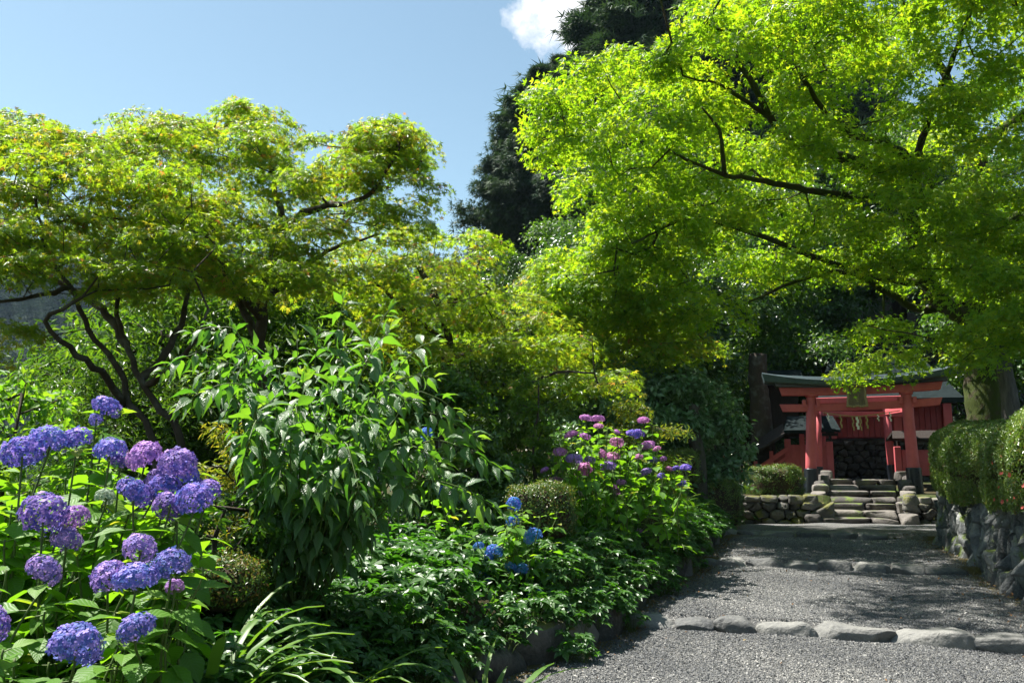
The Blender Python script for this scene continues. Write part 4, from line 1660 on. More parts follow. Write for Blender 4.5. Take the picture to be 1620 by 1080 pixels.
def right_maple():
    base = P(1558, 660, 18.0)
    base[2] = min(base[2], float(gz(base[0], base[1])) + .0) - .1
    L = []
    L.append((np.vstack([base, PL((1554, 600, 18), (1549, 540, 18), (1536, 490, 17.9), (1548, 440, 18.0), (1553, 380, 18.2), (1552, 300, 18.4), (1548, 240, 18.4))]), .40, .16))
    L.append((PL((1528, 500, 17.9), (1490, 478, 17.3), (1472, 450, 16.9), (1452, 395, 16.5), (1437, 340, 16.1), (1421, 305, 15.7), (1385, 272, 15.2), (1335, 250, 14.6), (1275, 233, 14.0), (1222, 190, 13.4), (1195, 140, 12.8), (1165, 95, 12.3)), .20, .035))
    L.append((PL((1437, 340, 16.1), (1447, 300, 15.7), (1443, 262, 15.2), (1400, 225, 14.4), (1345, 213, 13.6), (1300, 170, 12.8), (1262, 105, 12.2)), .11, .03))
    L.append((PL((1548, 240, 18.4), (1572, 215, 18.0), (1610, 190, 17.2), (1660, 150, 16), (1720, 80, 15)), .15, .04))
    L.append((PL((1553, 300, 18.4), (1530, 200, 17.6), (1490, 110, 16.5), (1440, 30, 15.2), (1400, -60, 14)), .13, .03))
    L.append((PL((1520, 480, 17.9), (1560, 400, 17), (1600, 350, 16.2), (1650, 310, 15), (1720, 250, 13.5)), .15, .04))
    L.append((PL((1545, 430, 18), (1510, 350, 17.6), (1470, 285, 17.2), (1455, 240, 17)), .12, .05))
    L.append((PL((1421, 305, 15.7), (1350, 310, 15), (1275, 300, 14.4), (1200, 285, 13.8), (1146, 275, 13.4), (1105, 262, 13.0), (1058, 238, 12.7)), .085, .02))
    L.append((PL((1146, 275, 13.4), (1142, 240, 13.1), (1138, 205, 12.9), (1110, 170, 12.6)), .045, .015))
    L.append((PL((1472, 450, 16.9), (1400, 440, 16.2), (1300, 410, 15.5), (1200, 372, 14.8), (1095, 345, 14), (1000, 385, 13.4)), .085, .018))
    L.append((PL((1500, 480, 17.6), (1455, 490, 17.2), (1410, 465, 16.8), (1340, 430, 16.2), (1260, 445, 15.8), (1180, 480, 15.2)), .09, .018))
    L.append((PL((1445, 262, 15.2), (1480, 160, 14), (1520, 60, 12.5), (1560, -40, 11)), .07, .02))
    L.append((PL((1222, 190, 13.4), (1150, 140, 12.6), (1080, 120, 12)), .045, .012))
    poly = [(1060, 55), (1110, 20), (1180, -30), (1300, -150), (1500, -240), (1760, -160), (1800, 560), (1640, 590), (1600, 540), (1480, 525), (1440, 540), (1385, 535), (1340, 515), (1230, 515), (1150, 545), (1080, 575), (1010, 540), (960, 490), (905, 480), (880, 455), (905, 415), (955, 375), (945, 310), (915, 270), (895, 210), (890, 165), (925, 125), (985, 105)]

    def dp(x, y):
        t = np.clip((y + 150) / 730, 0, 1)
        near = 8.7 + 6.9 * t
        return near, near + 4.6 + 1.5 * (1 - t)
    pads = crown_pads(poly, 195, .8, dp)
    keep = []
    for q in pads:
        d = q - A([0, 0, CAMZ])
        yc, zc = d[1] * cos(PITCH) + d[2] * sin(PITCH), -d[1] * sin(PITCH) + d[2] * cos(PITCH)
        qx, qy = 810 + F * d[0] / yc, 540 - F * zc / yc
        if (q[1] > 16.4 and q[0] > 4.5 and rng.random() < .45) or (1215 < qx < 1535 and qy > 445):
            continue
        keep.append(q)
    pads = keep
    # unseen boughs added above the view to cast shade on the path
    over = []
    for _ in range(4000):
        y = rng.uniform(9.4, 13.0)
        x = rng.uniform(-.7, 1.9)
        z = 1.55 + (745 + rng.uniform(190, 300)) / F * y
        if all(np.linalg.norm((A([x, y, z]) - o) * A([1, 1, .5])) > .74 for o in over):
            over.append(A([x, y, z]))
    pads += over[:9]
    pads += [P(*q) for q in ((930, 440, 14.5), (960, 430, 15), (1000, 450, 14.6), (985, 400, 14.2), (1040, 420, 14), (950, 480, 15), (1020, 500, 15), (1080, 470, 14.6), (975, 350, 13.8), (1010, 330, 13.6), (1060, 380, 14))]
    pads += [P(*q) for q in ((1372, 584, 17), (1412, 566, 17), (1395, 520, 16), (1600, 560, 13.5), (1620, 500, 13), (1580, 510, 13.6), (1590, 440, 13.4), (1520, 535, 14.4), (885, 160, 13), (890, 205, 13.2), (910, 120, 13), (905, 235, 13.3))]
    t = make_tree('maple_tree', 'huge lime green maple with a mossy trunk and spreading dark limbs over the red gate', L, pads, .78, .34, 13, 62, .30, .092, M['maple_lime'], M['bark_moss'], MAPLE3, redtop=.0, step=.33)
    return t


right_maple()


def left_maples():
    # tree with the upright trunk behind the tall drooping shrub
    D = 10.5
    b = P(420, 640, D)
    b[2] = float(gz(b[0], b[1])) - .1
    L = [(np.vstack([b, PL((418, 600, D), (410, 550, D), (414, 505, D), (418, 465, D - .1), (432, 410, D - .2), (446, 365, D - .3), (452, 345, D - .3))]), .105, .05),
         (PL((446, 365, D - .3), (480, 340, D - .5), (520, 326, D - .6), (560, 320, D - .8), (600, 290, D - .9), (632, 235, D - 1)), .055, .012),
         (PL((450, 350, D - .3), (436, 300, D), (425, 250, D + .2), (405, 195, D + .3)), .045, .01),
         (PL((414, 505, D), (375, 460, D - .5), (350, 420, D - .9), (320, 350, D - 1.2)), .06, .015),
         (PL((418, 475, D), (470, 430, D + .6), (530, 390, D + 1), (600, 370, D + 1.2)), .055, .015),
         (PL((410, 540, D), (380, 480, D + .6), (330, 400, D + 1.2), (285, 260, D + 1.5)), .06, .015)]
    poly = [(215, 210), (255, 186), (290, 200), (330, 245), (372, 195), (380, 168), (425, 195), (445, 262), (500, 262), (530, 232), (555, 262), (596, 240), (600, 205), (625, 200), (642, 240), (630, 290), (620, 320), (650, 335), (620, 360), (580, 360), (520, 380), (490, 350), (480, 445), (440, 460), (330, 465), (290, 430), (240, 440), (200, 350)]
    pads = crown_pads(poly, 62, .5, lambda x, y: (D - 1.5 + .5 * (y < 250), D + 1.3))
    pads += [P(*q) for q in ((383, 182, D), (408, 176, D - .3), (432, 198, D), (418, 225, D - .6), (622, 200, D - .9), (632, 226, D - 1), (606, 214, D - .6), (618, 258, D - 1), (628, 296, D - .8), (588, 248, D - .4), (240, 200, D), (285, 205, D + .3))]
    make_tree('maple_tree', 'olive green maple with an upright dark trunk behind the tall drooping shrub', L, pads, .5, .15, 13, 42, .18, .06, M['maple_olive'], M['bark_dark'], MAPLE5, redtop=.07, flat=.16, ragged=.36, step=.22, rtip=.0035)
    # multi stemmed maple at the far left
    D = 9.2
    b = P(265, 745, D)
    b[2] = float(gz(b[0], b[1])) - .1
    L = [(np.vstack([b, PL((240, 690, D), (205, 640, D), (196, 600, D), (170, 560, D - .1), (140, 520, D - .2), (112, 455, D - .3), (80, 410, D - .5), (60, 340, D - .6))]), 0.052, .014),
         (np.vstack([b + A([.12, .1, 0]), PL((285, 690, D + .1), (255, 650, D), (222, 598, D), (200, 545, D + .2), (185, 480, D + .4), (200, 400, D + .6), (215, 300, D + .6))]), .052, .014),
         (PL((196, 640, D), (160, 590, D - .4), (110, 550, D - .8), (72, 508, D - 1.0), (100, 490, D - 1.1), (130, 470, D - 1.1)), .045, .015),
         (PL((222, 598, D), (262, 560, D + .2), (290, 500, D + .5), (300, 440, D + .8), (310, 380, D + 1)), .05, .012),
         (PL((200, 545, D + .2), (150, 480, D + .6), (60, 430, D + .9), (-40, 390, D + 1), (-160, 340, D + 1)), .05, .012),
         (PL((230, 610, D), (275, 580, D - .3), (310, 540, D - .6), (330, 490, D - .8)), .04, .012),
         (PL((112, 455, D - .3), (50, 470, D - .9), (0, 475, D - 1.2), (-80, 440, D - 1.4)), .03, .01)]
    poly = [(-190, 260), (-60, 220), (0, 208), (40, 190), (70, 192), (105, 215), (130, 225), (158, 235), (200, 205), (240, 240), (300, 320), (325, 400), (320, 440), (270, 465), (180, 470), (110, 440), (60, 405), (0, 420), (-60, 430), (-190, 430)]
    pads = crown_pads(poly, 62, .5, lambda x, y: (D - 1.4, D + 1.5))
    pads += [P(*q) for q in ((-10, 520, 8.6), (-60, 560, 8.6))]
    pads += [P(*q) for q in ((60, 203, 9), (35, 214, 9.2), (100, 224, 8.7), (-20, 225, 9))]
    make_tree('maple_tree', 'leftmost olive maple with several thin leaning dark stems above the violet hydrangea', L, pads, .5, .15, 13, 42, .18, .06, M['maple_olive'], M['bark_dark'], MAPLE5, redtop=.07, flat=.16, ragged=.36, step=.22, rtip=.0035)
    # low spreading maple in the middle
    D = 12.5
    b = P(705, 640, D)
    b[2] = float(gz(b[0], b[1])) - .1
    L = [(np.vstack([b, PL((705, 590, D), (712, 545, D), (700, 500, D), (680, 450, D), (655, 410, D))]), .11, .04),
         (PL((708, 570, D), (735, 560, D - .5), (780, 545, D - 1), (820, 520, D - 1.2)), .05, .015),
         (PL((706, 600, D), (760, 605, D - .7), (820, 608, D - 1.2), (880, 590, D - 1.5), (940, 590, D - 1.7)), .05, .012),
         (PL((700, 500, D), (740, 450, D), (765, 400, D)), .045, .012),
         (PL((705, 540, D), (650, 500, D - .5), (600, 450, D - .8), (560, 420, D - .8)), .045, .012)]
    poly = [(500, 420), (535, 385), (580, 395), (640, 368), (690, 362), (745, 355), (790, 362), (785, 400), (745, 415), (770, 450), (825, 475), (850, 520), (920, 555), (960, 585), (972, 612), (930, 625), (870, 600), (800, 615), (760, 600), (720, 560), (650, 560), (600, 500), (560, 470), (510, 480)]
    pads = crown_pads(poly, 50, .6, lambda x, y: (D - 1.7 + .8 * (y < 400), D + .7))
    make_tree('maple_tree', 'low spreading yellow green maple with reddish leaf tips in the middle of the garden', L, pads, .56, .17, 10, 40, .21, .072, M['maple_olive'], M['bark_dark'], MAPLE5, redtop=.05, flat=.16, ragged=.36, step=.25, tint=(.1, .85), rtip=.004)
    # another maple behind it, between the two
    D = 17.0
    b = P(1010, 640, D)
    b[2] = float(gz(b[0], b[1])) - .1
    L = [(np.vstack([b, PL((1000, 600, D), (980, 560, D), (950, 510, D), (920, 470, D))]), .12, .03),
         (PL((980, 560, D), (940, 540, D - .8), (890, 500, D - 1.2), (850, 470, D - 1.4)), .05, .015),
         (PL((990, 580, D), (1040, 540, D - .5), (1080, 520, D - 1)), .05, .015)]
    poly = [(830, 440), (880, 420), (950, 430), (1040, 500), (1100, 540), (1100, 580), (1030, 590), (960, 580), (900, 560), (850, 520)]
    pads = crown_pads(poly, 40, .62, lambda x, y: (D - 2, D + 1.6))
    make_tree('maple_tree', 'smaller yellowish maple behind the low spreading one, at the edge of the dark wood', L, pads, .62, .26, 10, 42, .28, .095, M['maple_olive'], M['bark_dark'], MAPLE3, redtop=.04, step=.3, tint=(.1, .85))


left_maples()


def conifer(name, label, base, h, wmax, n, seed, m='cedar_leaf'):
    r = np.random.default_rng(seed)
    root = thing(name, label, 'tree', base)
    mb = MB()
    mb.tube(A([[0, 0, -.5], [.1, 0, h * .4], [0, .1, h * .75], [0, 0, h * .955]]), [h * .016, h * .012, h * .007, .03], 10)
    # clumps on whorled boughs
    nb = 210
    t = (np.arange(nb) + r.random(nb)) / nb
    t = .06 + .91 * t ** .9
    az = np.arange(nb) * 2.399 + r.normal(0, .4, nb)
    w = wmax * np.clip((1 - t), 0, 1) ** .62 * (1 + r.normal(0, .13, nb)) + .25
    w *= np.where(t < .18, .5 + t * 2.8, 1)
    tipp = np.stack([np.cos(az) * w, np.sin(az) * w, t * h - .06 * w], 1)
    root_ = np.stack([0 * t, 0 * t, t * h - .12 * w + .3], 1)
    mb.frusta(root_, tipp, np.full(nb, .07) * (1.2 - t), np.full(nb, .02), 5)
    mb.build('trunk', M['bark_dark'], root)
    per = n // nb
    f = np.repeat(.22 + .8 * r.random(nb) * 0, per) + .85 * r.random(nb * per) ** .75
    f = np.clip(f, .15, 1.0)
    bi = np.repeat(np.arange(nb), per)
    c = root_[bi] + (tipp - root_)[bi] * f[:, None]
    cl = (.2 + .13 * w[bi]) * (1.15 - .35 * f)
    off = np.clip(r.normal(0, 1, (len(c), 3)), -1.8, 1.8) * cl[:, None] * A([.48, .48, .3])
    pos = c + off
    out = np.stack([np.cos(az), np.sin(az), 0 * az], 1)[bi]
    no = nrm(out * .5 + A([0, 0, .8]) + r.normal(0, .5, pos.shape))
    dr = out + A([0, 0, -.45]) + r.normal(0, .55, pos.shape)
    lf = MB()
    scatter(lf, NEEDLE, pos, frames(no, dr), .38 * r.uniform(.6, 1.25, len(pos)), np.clip(np.repeat(r.random(nb), per) * .5 + .5 * r.random(len(pos)), 0, 1))
    lf.build('crown', M[m], root)
    return root


def at_ground(px, Y):
    q = P(px, HOR, Y)
    return A([q[0], q[1], float(gz(q[0], q[1]))])


cb = at_ground(890, 44)
ztop = P(920, 95, 44)[2]
ca = conifer('cedar_tree', 'tall dark green cedar against the sky between the two maples', cb, ztop - cb[2], 5.0, 92000, 5)
cb2 = at_ground(1105, 50)
h1 = ztop - cb[2]
dup(ca, cb2, 1.9, (P(1050, -130, 50)[2] - cb2[2]) / h1, 'taller dark cedar whose top rises behind the lime maple beside the cloud')
cb3 = at_ground(1000, 47)
dup(ca, cb3, 4.0, (P(975, 50, 47)[2] - cb3[2]) / h1, 'dark cedar standing close behind the left edge of the big lime maple')
cb4 = at_ground(1230, 52)
dup(ca, cb4, 3.1, (P(1200, -60, 52)[2] - cb4[2]) / h1, 'dark cedar largely hidden behind the middle of the lime maple')


# ---------------------------------------------------------------- woodland trees and evergreen shrubs
def wood_tree(name, label, base, h, r, n, leaf, m, seed, trunk_r=.16, bark='bark_dark', low=.3, tpl=SMALL, cat='tree', tint=(0, .9), pads_n=26, group=None):
    global rng
    keep = rng
    rng = np.random.default_rng(seed)
    pads = []
    for k in range(pads_n):
        a = rng.random() * 2 * pi
        q = rng.random() ** .6
        zf = low + (1 - low) * rng.random()
        rr = r * sqrt(max(.05, 1 - ((zf - .6) / .55) ** 2)) * q
        pads.append(base + A([cos(a) * rr, sin(a) * rr, zf * h]))
    L = [(A([base - A([0, 0, .3]), base + A([.05, .02, h * .25]), base + A([-.08 * r, .05, h * .5]), base + A([.05, 0, h * .85])]), trunk_r, trunk_r * .25)]
    per = 26
    sp = max(3, int(n / per / pads_n))
    t = make_tree(name, label, L, pads, r * .36, r * .2, sp, per, r * .15, leaf, M[m], M[bark], tpl, step=.3, tint=tint, flat=.4, ragged=.6, cat=cat, trunk='trunk' if cat == 'tree' else 'stems', crown='crown' if cat == 'tree' else 'foliage', group=group)
    rng = keep
    return t


W1 = wood_tree('woodland_tree', 'dark leafy tree on the wooded slope directly behind the left end of the gate roof', at_ground(1215, 29), 7.5, 2.9, 30000, .17, 'wood_leaf', 41, .26)
W2 = wood_tree('woodland_tree', 'dark evergreen tree on the slope behind the pale leaved shrub', at_ground(1090, 27), 7.0, 2.7, 30000, .16, 'dark_leaf', 42, .22)
k = 0
for px, Y, s, src, lab in ((985, 26, .9, 1, 'dense dark evergreen above the pink hydrangea at the wood edge'),
                           (1150, 33, 1.25, 0, 'tall dark tree deep in the wood left of the gate'),
                           (1330, 37, 1.35, 1, 'dark evergreen tree deep behind the middle of the gate'),
                           (1440, 36, 1.3, 0, 'leafy dark tree behind the roof of the shrine hall'),
                           (1560, 33, 1.25, 1, 'dark evergreen behind the mossy maple trunk'),
                           (1660, 28, 1.1, 0, 'woodland tree at the right edge behind the hedge'),
                           (1270, 34, 1.2, 1, 'shaded evergreen behind the small shed roof'),
                           (900, 30, .7, 0, 'dark woodland tree behind the low spreading maple'),
                           (800, 30, .75, 1, 'evergreen seen low between the spreading maple and the cedar'),
                           (1040, 38, 1.35, 0, 'tall woodland tree at the foot of the cedars')):
    dup((W1, W2)[src], at_ground(px, Y), 1.3 + k * 1.9, s, lab)
    k += 1

# greenery left, beyond the maples
B1 = wood_tree('leafy_tree', 'sunlit bright leafy tree low behind the thin maple stems', at_ground(265, 15) + A([0, 0, .1]), 2.0, 1.8, 20000, .12, 'wood_leaf', 51, .09, low=.25, tpl=SLIM, tint=(.3, 1))
k = 0
for px, Y, s, lab in ((330, 16, 1.7, 'bright leafy tree between the leaning stems and the upright maple trunk'),
                      (520, 17, 1.75, 'bright leafy tree behind the top of the drooping shrub'),
                      (-40, 13, .42, 'small leafy tree at the left edge below the wooded hillside'),
                      (640, 18, 1.6, 'leafy tree behind the right shoulder of the drooping shrub'),
                      (790, 19, 1.3, 'sunlit leafy tree under the low spreading maple'),
                      (262, 14, .9, 'leafy tree at the foot of the thin leaning stems')):
    dup(B1, at_ground(px, Y) + A([0, 0, .2]), 2.2 + k * 1.4, s, lab)
    k += 1


def shrub_at(name, label, px, pyc, Y, rw, rh, n, leaf, m, seed, tpl=SMALL, tint=(0, .9), bark='brown_stem'):
    c = P(px, pyc, Y)
    b = A([c[0], c[1], float(gz(c[0], c[1]))])
    h = max(.5, c[2] + rh - b[2])
    return wood_tree(name, label, b, h, rw, n, leaf, m, seed, .035, 'bark_dark', .18, tpl, 'shrub', tint, 30)


shrub_at('camellia_shrub', 'dark glossy evergreen shrub right of the drooping shrub', 770, 655, 11.6, .95, .6, 12000, .085, 'dark_leaf', 61, SMALL, (.35, 1))
shrub_at('camellia_shrub', 'dark evergreen shrub behind the right side of the drooping shrub', 700, 650, 9.8, .7, .45, 8000, .085, 'wood_leaf', 62, SMALL, (.3, 1))
shrub_at('camellia_shrub', 'dark evergreen shrub in front of the middle maple trunk, above the upper blue heads', 760, 725, 8.8, .45, .36, 5000, .075, 'dark_leaf', 68, SMALL, (.35, 1))
shrub_at('leafy_shrub', 'bright light green upright shrub left of the pink hydrangea', 845, 640, 9.4, .26, .3, 2200, .075, 'wood_leaf', 63, SLIM, (.6, 1))
shrub_at('pale_shrub', 'shrub with many small pale leaves behind the pink hydrangea', 1060, 655, 16.2, 1.35, .75, 13000, .14, 'pale_leaf', 64, SMALL, (.3, 1))
shrub_at('pale_shrub', 'pale leaved shrub under the yellowish maple boughs', 965, 625, 15.5, 1.1, .6, 9000, .14, 'pale_leaf', 65, SMALL, (.3, 1))
shrub_at('pale_shrub', 'loose pale leaved shrub hanging over the sloping red fence', 1075, 680, 18.6, .8, .75, 8000, .14, 'pale_leaf', 66, SMALL, (.2, 1))
shrub_at('nandina_shrub', 'yellow green feathery shrub between violet hydrangea and drooping shrub', 372, 745, 5.2, .34, .26, 5200, .05, 'yellow_leaf', 67, SLIM, (.2, 1))
shrub_at('leafy_shrub', 'dim green shrub low in the shade beside the violet hydrangea', 340, 840, 4.6, .36, .26, 5000, .05, 'wood_leaf', 69, SMALL, (0, .6))
shrub_at('leafy_shrub', 'yellowish low shrub behind the top of the pink hydrangea', 1015, 672, 11.5, .55, .3, 5000, .07, 'yellow_leaf', 70, SLIM, (0, .8))
shrub_at('leafy_shrub', 'pale green shrub at the left edge above the violet hydrangea', 15, 690, 5.5, .55, .36, 5200, .07, 'hyd_leaf', 71, SMALL, (.3, 1))

# trunks seen in the wood
for px, Y, ptop, r, lab in ((1206, 24.5, 560, .30, 'thick dark tree trunk left of the gate roof'), (1104, 15.2, 640, .13, 'grey stump like trunk beside the clipped shrub at the bed corner')):
    b = at_ground(px, Y)
    t = P(px - 6, ptop, Y)
    mb = MB()
    c = crspline(A([b - A([0, 0, .2]), b * .6 + t * .4 + A([.04, 0, 0]), b * .2 + t * .8 - A([.05, 0, 0]), t]), .2)
    mb.tube(c, np.linspace(r * 1.15, r * .8, len(c)), 14, jit=.06)
    o = thing('tree_trunk', lab, 'tree trunk', (0, 0, 0))
    mb.build('trunk', M['bark_grey'] if px < 1150 else M['bark_dark'], o, smooth=True)


# ================================================================== HYDRANGEAS
def head_mesh(seed, flat=.8):
    r = np.random.default_rng(seed)
    n = 190
    i = np.arange(n) + .5
    ph = np.arccos(1 - 1.55 * i / n)
    th = pi * (1 + 5 ** .5) * i
    d = np.stack([np.cos(th) * np.sin(ph), np.sin(th) * np.sin(ph), np.cos(ph)], 1)
    d = nrm(d + r.normal(0, .07, d.shape))
    rad = 1 + r.normal(0, .045, n) + .05 * np.sin(d[:, 0] * 4 + seed) * np.cos(d[:, 1] * 3)
    c = d * rad[:, None] * A([1, 1, flat])
    nor = nrm(d + r.normal(0, .28, d.shape))
    # petal: rounded diamond
    pv = A([[.0, 0, 0], [.32, -.30, .03], [.72, -.38, .0], [1.0, -.16, -.06], [1.0, .16, -.06], [.72, .38, .0], [.32, .30, .03], [.6, 0, .07]])
    pf = A([[7, 0, 1], [7, 1, 2], [7, 2, 3], [7, 3, 4], [7, 4, 5], [7, 5, 6], [7, 6, 0]])
    mb = MB()
    rot = r.random(n) * 2 * pi
    x = nrm(np.cross(nor, A([.2, .3, .9]) + r.normal(0, .2, nor.shape)))
    y = np.cross(nor, x)
    ft = r.random(n)
    for k in range(4):
        a = rot + k * pi / 2
        dr = x * np.cos(a)[:, None] + y * np.sin(a)[:, None]
        dr = dr + nor * .12
        scatter(mb, (pv, pf, np.zeros((8, 2))), c + nor * .0, frames(nor, dr), .16 * r.uniform(.8, 1.2, n), np.clip(ft + r.normal(0, .12, n), 0, 1))
    me = mb.mesh('flower_head')
    me.materials.append(M['petal'])
    return me


HEADS = [head_mesh(s, f) for s, f in ((1, .86), (2, .8), (3, .9), (4, .84))]
FLATS = [head_mesh(s, f) for s, f in ((7, .58), (8, .5), (9, .64))]


def hydrangea(name, label, base, heads, extra, leaf, lm, col_fn, flat=False, spread=.35, seed=3, head_r=None, stemr=.0036):
    r = np.random.default_rng(seed)
    root = thing(name, label, 'hydrangea', base)
    st, lf = MB(), MB()
    def hides(q, sz):
        v_ = q - A([0, 0, CAMZ])
        dq = np.linalg.norm(v_)
        v_ = v_ / dq
        for hp, hr in heads:
            hv = A(hp) - A([0, 0, CAMZ])
            dh = np.linalg.norm(hv)
            if dq < dh + hr * .6 and np.linalg.norm(v_ - hv / dh) * dh < hr * .82 + sz * .08:
                return True
        return False
    ends = [(A(h[0]), True) for h in heads] + [(A(e), False) for e in extra]
    for ei, (e, isf) in enumerate(ends):
        e = e - base
        b = A([r.normal(0, spread * .12) + e[0] * .72, r.normal(0, spread * .12) + e[1] * .72 + .06, 0.0])
        top = e
        mid = b * .45 + top * .55 + A([r.normal(0, .03), r.normal(0, .03), .06])
        c = crspline(A([b, mid, top - A([0, 0, .05]) - (top - mid) * .02, top]), .06)
        st.tube(c, np.linspace(stemr * 1.6, stemr, len(c)), 6)
        # decussate leaf pairs
        seg = np.linalg.norm(np.diff(c, axis=0), axis=1)
        s = np.concatenate([[0], np.cumsum(seg)])
        tot = s[-1]
        pos = tot - (leaf * .28 if isf else .01)
        az = r.random() * pi
        kk = 0
        while pos > tot * .2 and kk < 14:
            q = A([np.interp(pos, s, c[:, a]) for a in range(3)])
            for sd in (0, pi):
                if r.random() < .06 + .035 * kk:
                    continue
                a = az + sd + r.normal(0, .25)
                out = A([cos(a), sin(a), 0])
                up = r.uniform(-.25, .4) if kk < 2 else r.uniform(-.95, .0)
                dr = nrm(out + A([0, 0, up]))
                no = nrm(A([0, 0, 1.0]) - out * up * .8 + r.normal(0, .22, 3))
                pet = q + dr * leaf * .18
                st.tube(A([q, pet]), [stemr * .6, stemr * .5], 4, cap=False)
                sz = leaf * (r.uniform(.5, .72) if kk == 0 else r.uniform(.8, 1.15))
                if hides(base + pet + dr * sz * .5, sz):
                    continue
                ti = np.clip(.35 + .3 * r.random() + (.22 if kk == 0 else 0) + (r.random() < .03) * .5, 0, 1)
                scatter(lf, OVATE, pet[None], frames(no[None], dr[None]), sz, ti)
            az += pi / 2 + r.normal(0, .15)
            pos -= leaf * r.uniform(.5, .75) * (1 + .05 * kk)
            kk += 1
    st.build('stems', M['stem'], root, smooth=True)
    lf.build('foliage', M[lm], root, smooth=True)
    for i, (p, rad) in enumerate(heads):
        me = (FLATS if flat else HEADS)[i % (3 if flat else 4)]
        o = bpy.data.objects.new('flower_head', me)
        COL.objects.link(o)
        o.parent = root
        q = A(p) - base
        o.location = [float(x) for x in q]
        tl_ = nrm(q * A([1, 1, 0]) + 1e-6)
        o.rotation_euler = (r.normal(0, .25) - (.35 if not flat else .1), r.normal(0, .25), r.random() * 6.28)
        o.rotation_mode = 'XYZ'
        o.scale = (rad * r.uniform(.9, 1.07), rad * r.uniform(.9, 1.07), rad * r.uniform(.82, 1.06))
        o.color = (*(A(col_fn(i, r)) * r.uniform(.72, .95)), 1)
    return root


# violet hydrangea at the left: picture centre, picture radius
VH = [(36, 716, 31), (78, 696, 27), (122, 694, 21), (169, 644, 21), (174, 712, 23), (229, 721, 26), (282, 735, 29), (290, 752, 24), (250, 757, 18), (212, 779, 27), (262, 772, 23), (266, 801, 24), (307, 790, 28), (327, 775, 21), (69, 814, 35), (118, 818, 21), (105, 855, 22), (69, 903, 25), (166, 786, 15), (220, 868, 25), (172, 911, 28), (215, 915, 32), (271, 894, 29), (276, 928, 15), (120, 1022, 39), (216, 995, 30), (152, 663, 11), (190, 728, 13), (-40, 760, 28), (-60, 860, 34), (-30, 990, 36)]
hd = []
for px, py, rp in VH:
    Y = float(np.interp(py, [640, 690, 1000], [3.75, 3.55, 2.7])) + float(np.clip((24 - rp) * .012, -.12, .12))
    p = P(px, py, Y)
    hd.append((p, rp * Y / F))
vb = A([-1.75, 3.0, .45])
ex = []
for _ in range(150):
    px, py = rng.uniform(-150, 330), rng.uniform(690, 1150)
    if px > 200 and py > 930:
        px -= 120
    Y = float(np.interp(py, [690, 1000], [3.65, 2.7])) + rng.uniform(0, .8)
    ex.append(P(px, py + 20, Y))


def vcol(i, r):
    cs = [(.19, .15, .58), (.25, .16, .56), (.21, .16, .6), (.29, .18, .55), (.19, .17, .62), (.38, .2, .58)]
    if i in (5, 15, 23):
        return (.44, .22, .6)
    if i in (8, 16, 17, 19):
        return (.34, .22, .58)
    if i == 18:
        return (.4, .5, .36)
    if i in (24, 25, 21, 22):
        return (.17, .16, .54)
    return cs[r.integers(0, 5)]


hydrangea('hydrangea_bush', 'big hydrangea bush with violet blue flower heads at the lower left', vb, hd, ex, .145, 'hyd_leaf', vcol, False, .9, 31)

# blue hydrangea in the middle
BH = [(813, 797, 12), (811, 824, 10.5), (843, 848, 14.5), (783, 872, 13), (769, 881, 11.5), (808, 898, 10), (826, 901, 11.5), (847, 937, 13.5), (766, 913, 12), (757, 864, 9), (675, 685, 11), (699, 776, 9), (668, 694, 8), (745, 905, 10)]
hd = []
for px, py, rp in BH:
    Y = 7.0 if py > 780 else 7.3
    if px < 720:
        Y = 7.4
    p = P(px, py, Y)
    hd.append((p, rp * Y / F))
ex = [P(rng.uniform(700, 885), rng.uniform(800, 960), rng.uniform(6.7, 7.8)) for _ in range(60)]
bb = P(795, 965, 7.3)
bb[2] = float(gz(bb[0], bb[1])) + .02
hydrangea('hydrangea_bush', 'hydrangea with small clear blue flower heads beside the drooping shrub', bb, hd, ex, .12, 'hyd_leaf', lambda i, r: [(.06, .2, .6), (.08, .24, .62), (.05, .17, .56)][r.integers(0, 3)], False, .5, 32)

# pink and purple hydrangea
s = 2.843
PH = [(533, 117, 28), (585, 120, 30), (588, 153, 22), (465, 190, 30), (528, 200, 25), (790, 128, 28), (670, 178, 15), (670, 225, 32), (745, 190, 32), (772, 184, 26), (810, 238, 33), (850, 255, 18), (415, 268, 33), (478, 300, 36), (550, 305, 26), (600, 275, 26), (648, 290, 36), (535, 347, 38), (632, 335, 40), (393, 405, 42), (660, 437, 35), (508, 455, 16), (768, 628, 30), (880, 300, 18), (937, 342, 20), (980, 340, 28), (965, 412, 20), (870, 375, 18), (800, 360, 28), (690, 405, 22), (835, 305, 20), (345, 350, 20), (770, 290, 18), (905, 345, 16)]
hd = []
for x, y, rp in PH:
    px, py, rp = 740 + x / s, 620 + y / s, rp / s
    Y = 9.2 + .9 * np.clip((px - 880) / 200, 0, 1) + rng.uniform(-.35, .35)
    hd.append((P(px, py, Y), rp * Y / F))
ex = [P(rng.uniform(870, 1085), rng.uniform(700, 870), rng.uniform(8.7, 10.6)) for _ in range(110)]
ex += [P(rng.uniform(880, 1040), rng.uniform(670, 720), rng.uniform(9.2, 10.6)) for _ in range(30)]
pb = P(975, 870, 9.6)
pb[2] = float(gz(pb[0], pb[1])) + .02


def pcol(i, r):
    if i in (8, 9, 25, 26, 27, 30, 24):
        return (.19, .13, .58)
    if i in (18, 13, 14, 28):
        return (.36, .22, .62)
    if i in (21,):
        return (.55, .5, .4)
    return [(.56, .2, .5), (.5, .2, .52), (.6, .24, .5)][r.integers(0, 3)]


hydrangea('hydrangea_bush', 'tall hydrangea with many pink and purple flower heads by the path', pb, hd, ex, .13, 'hyd_leaf', pcol, True, .8, 33)


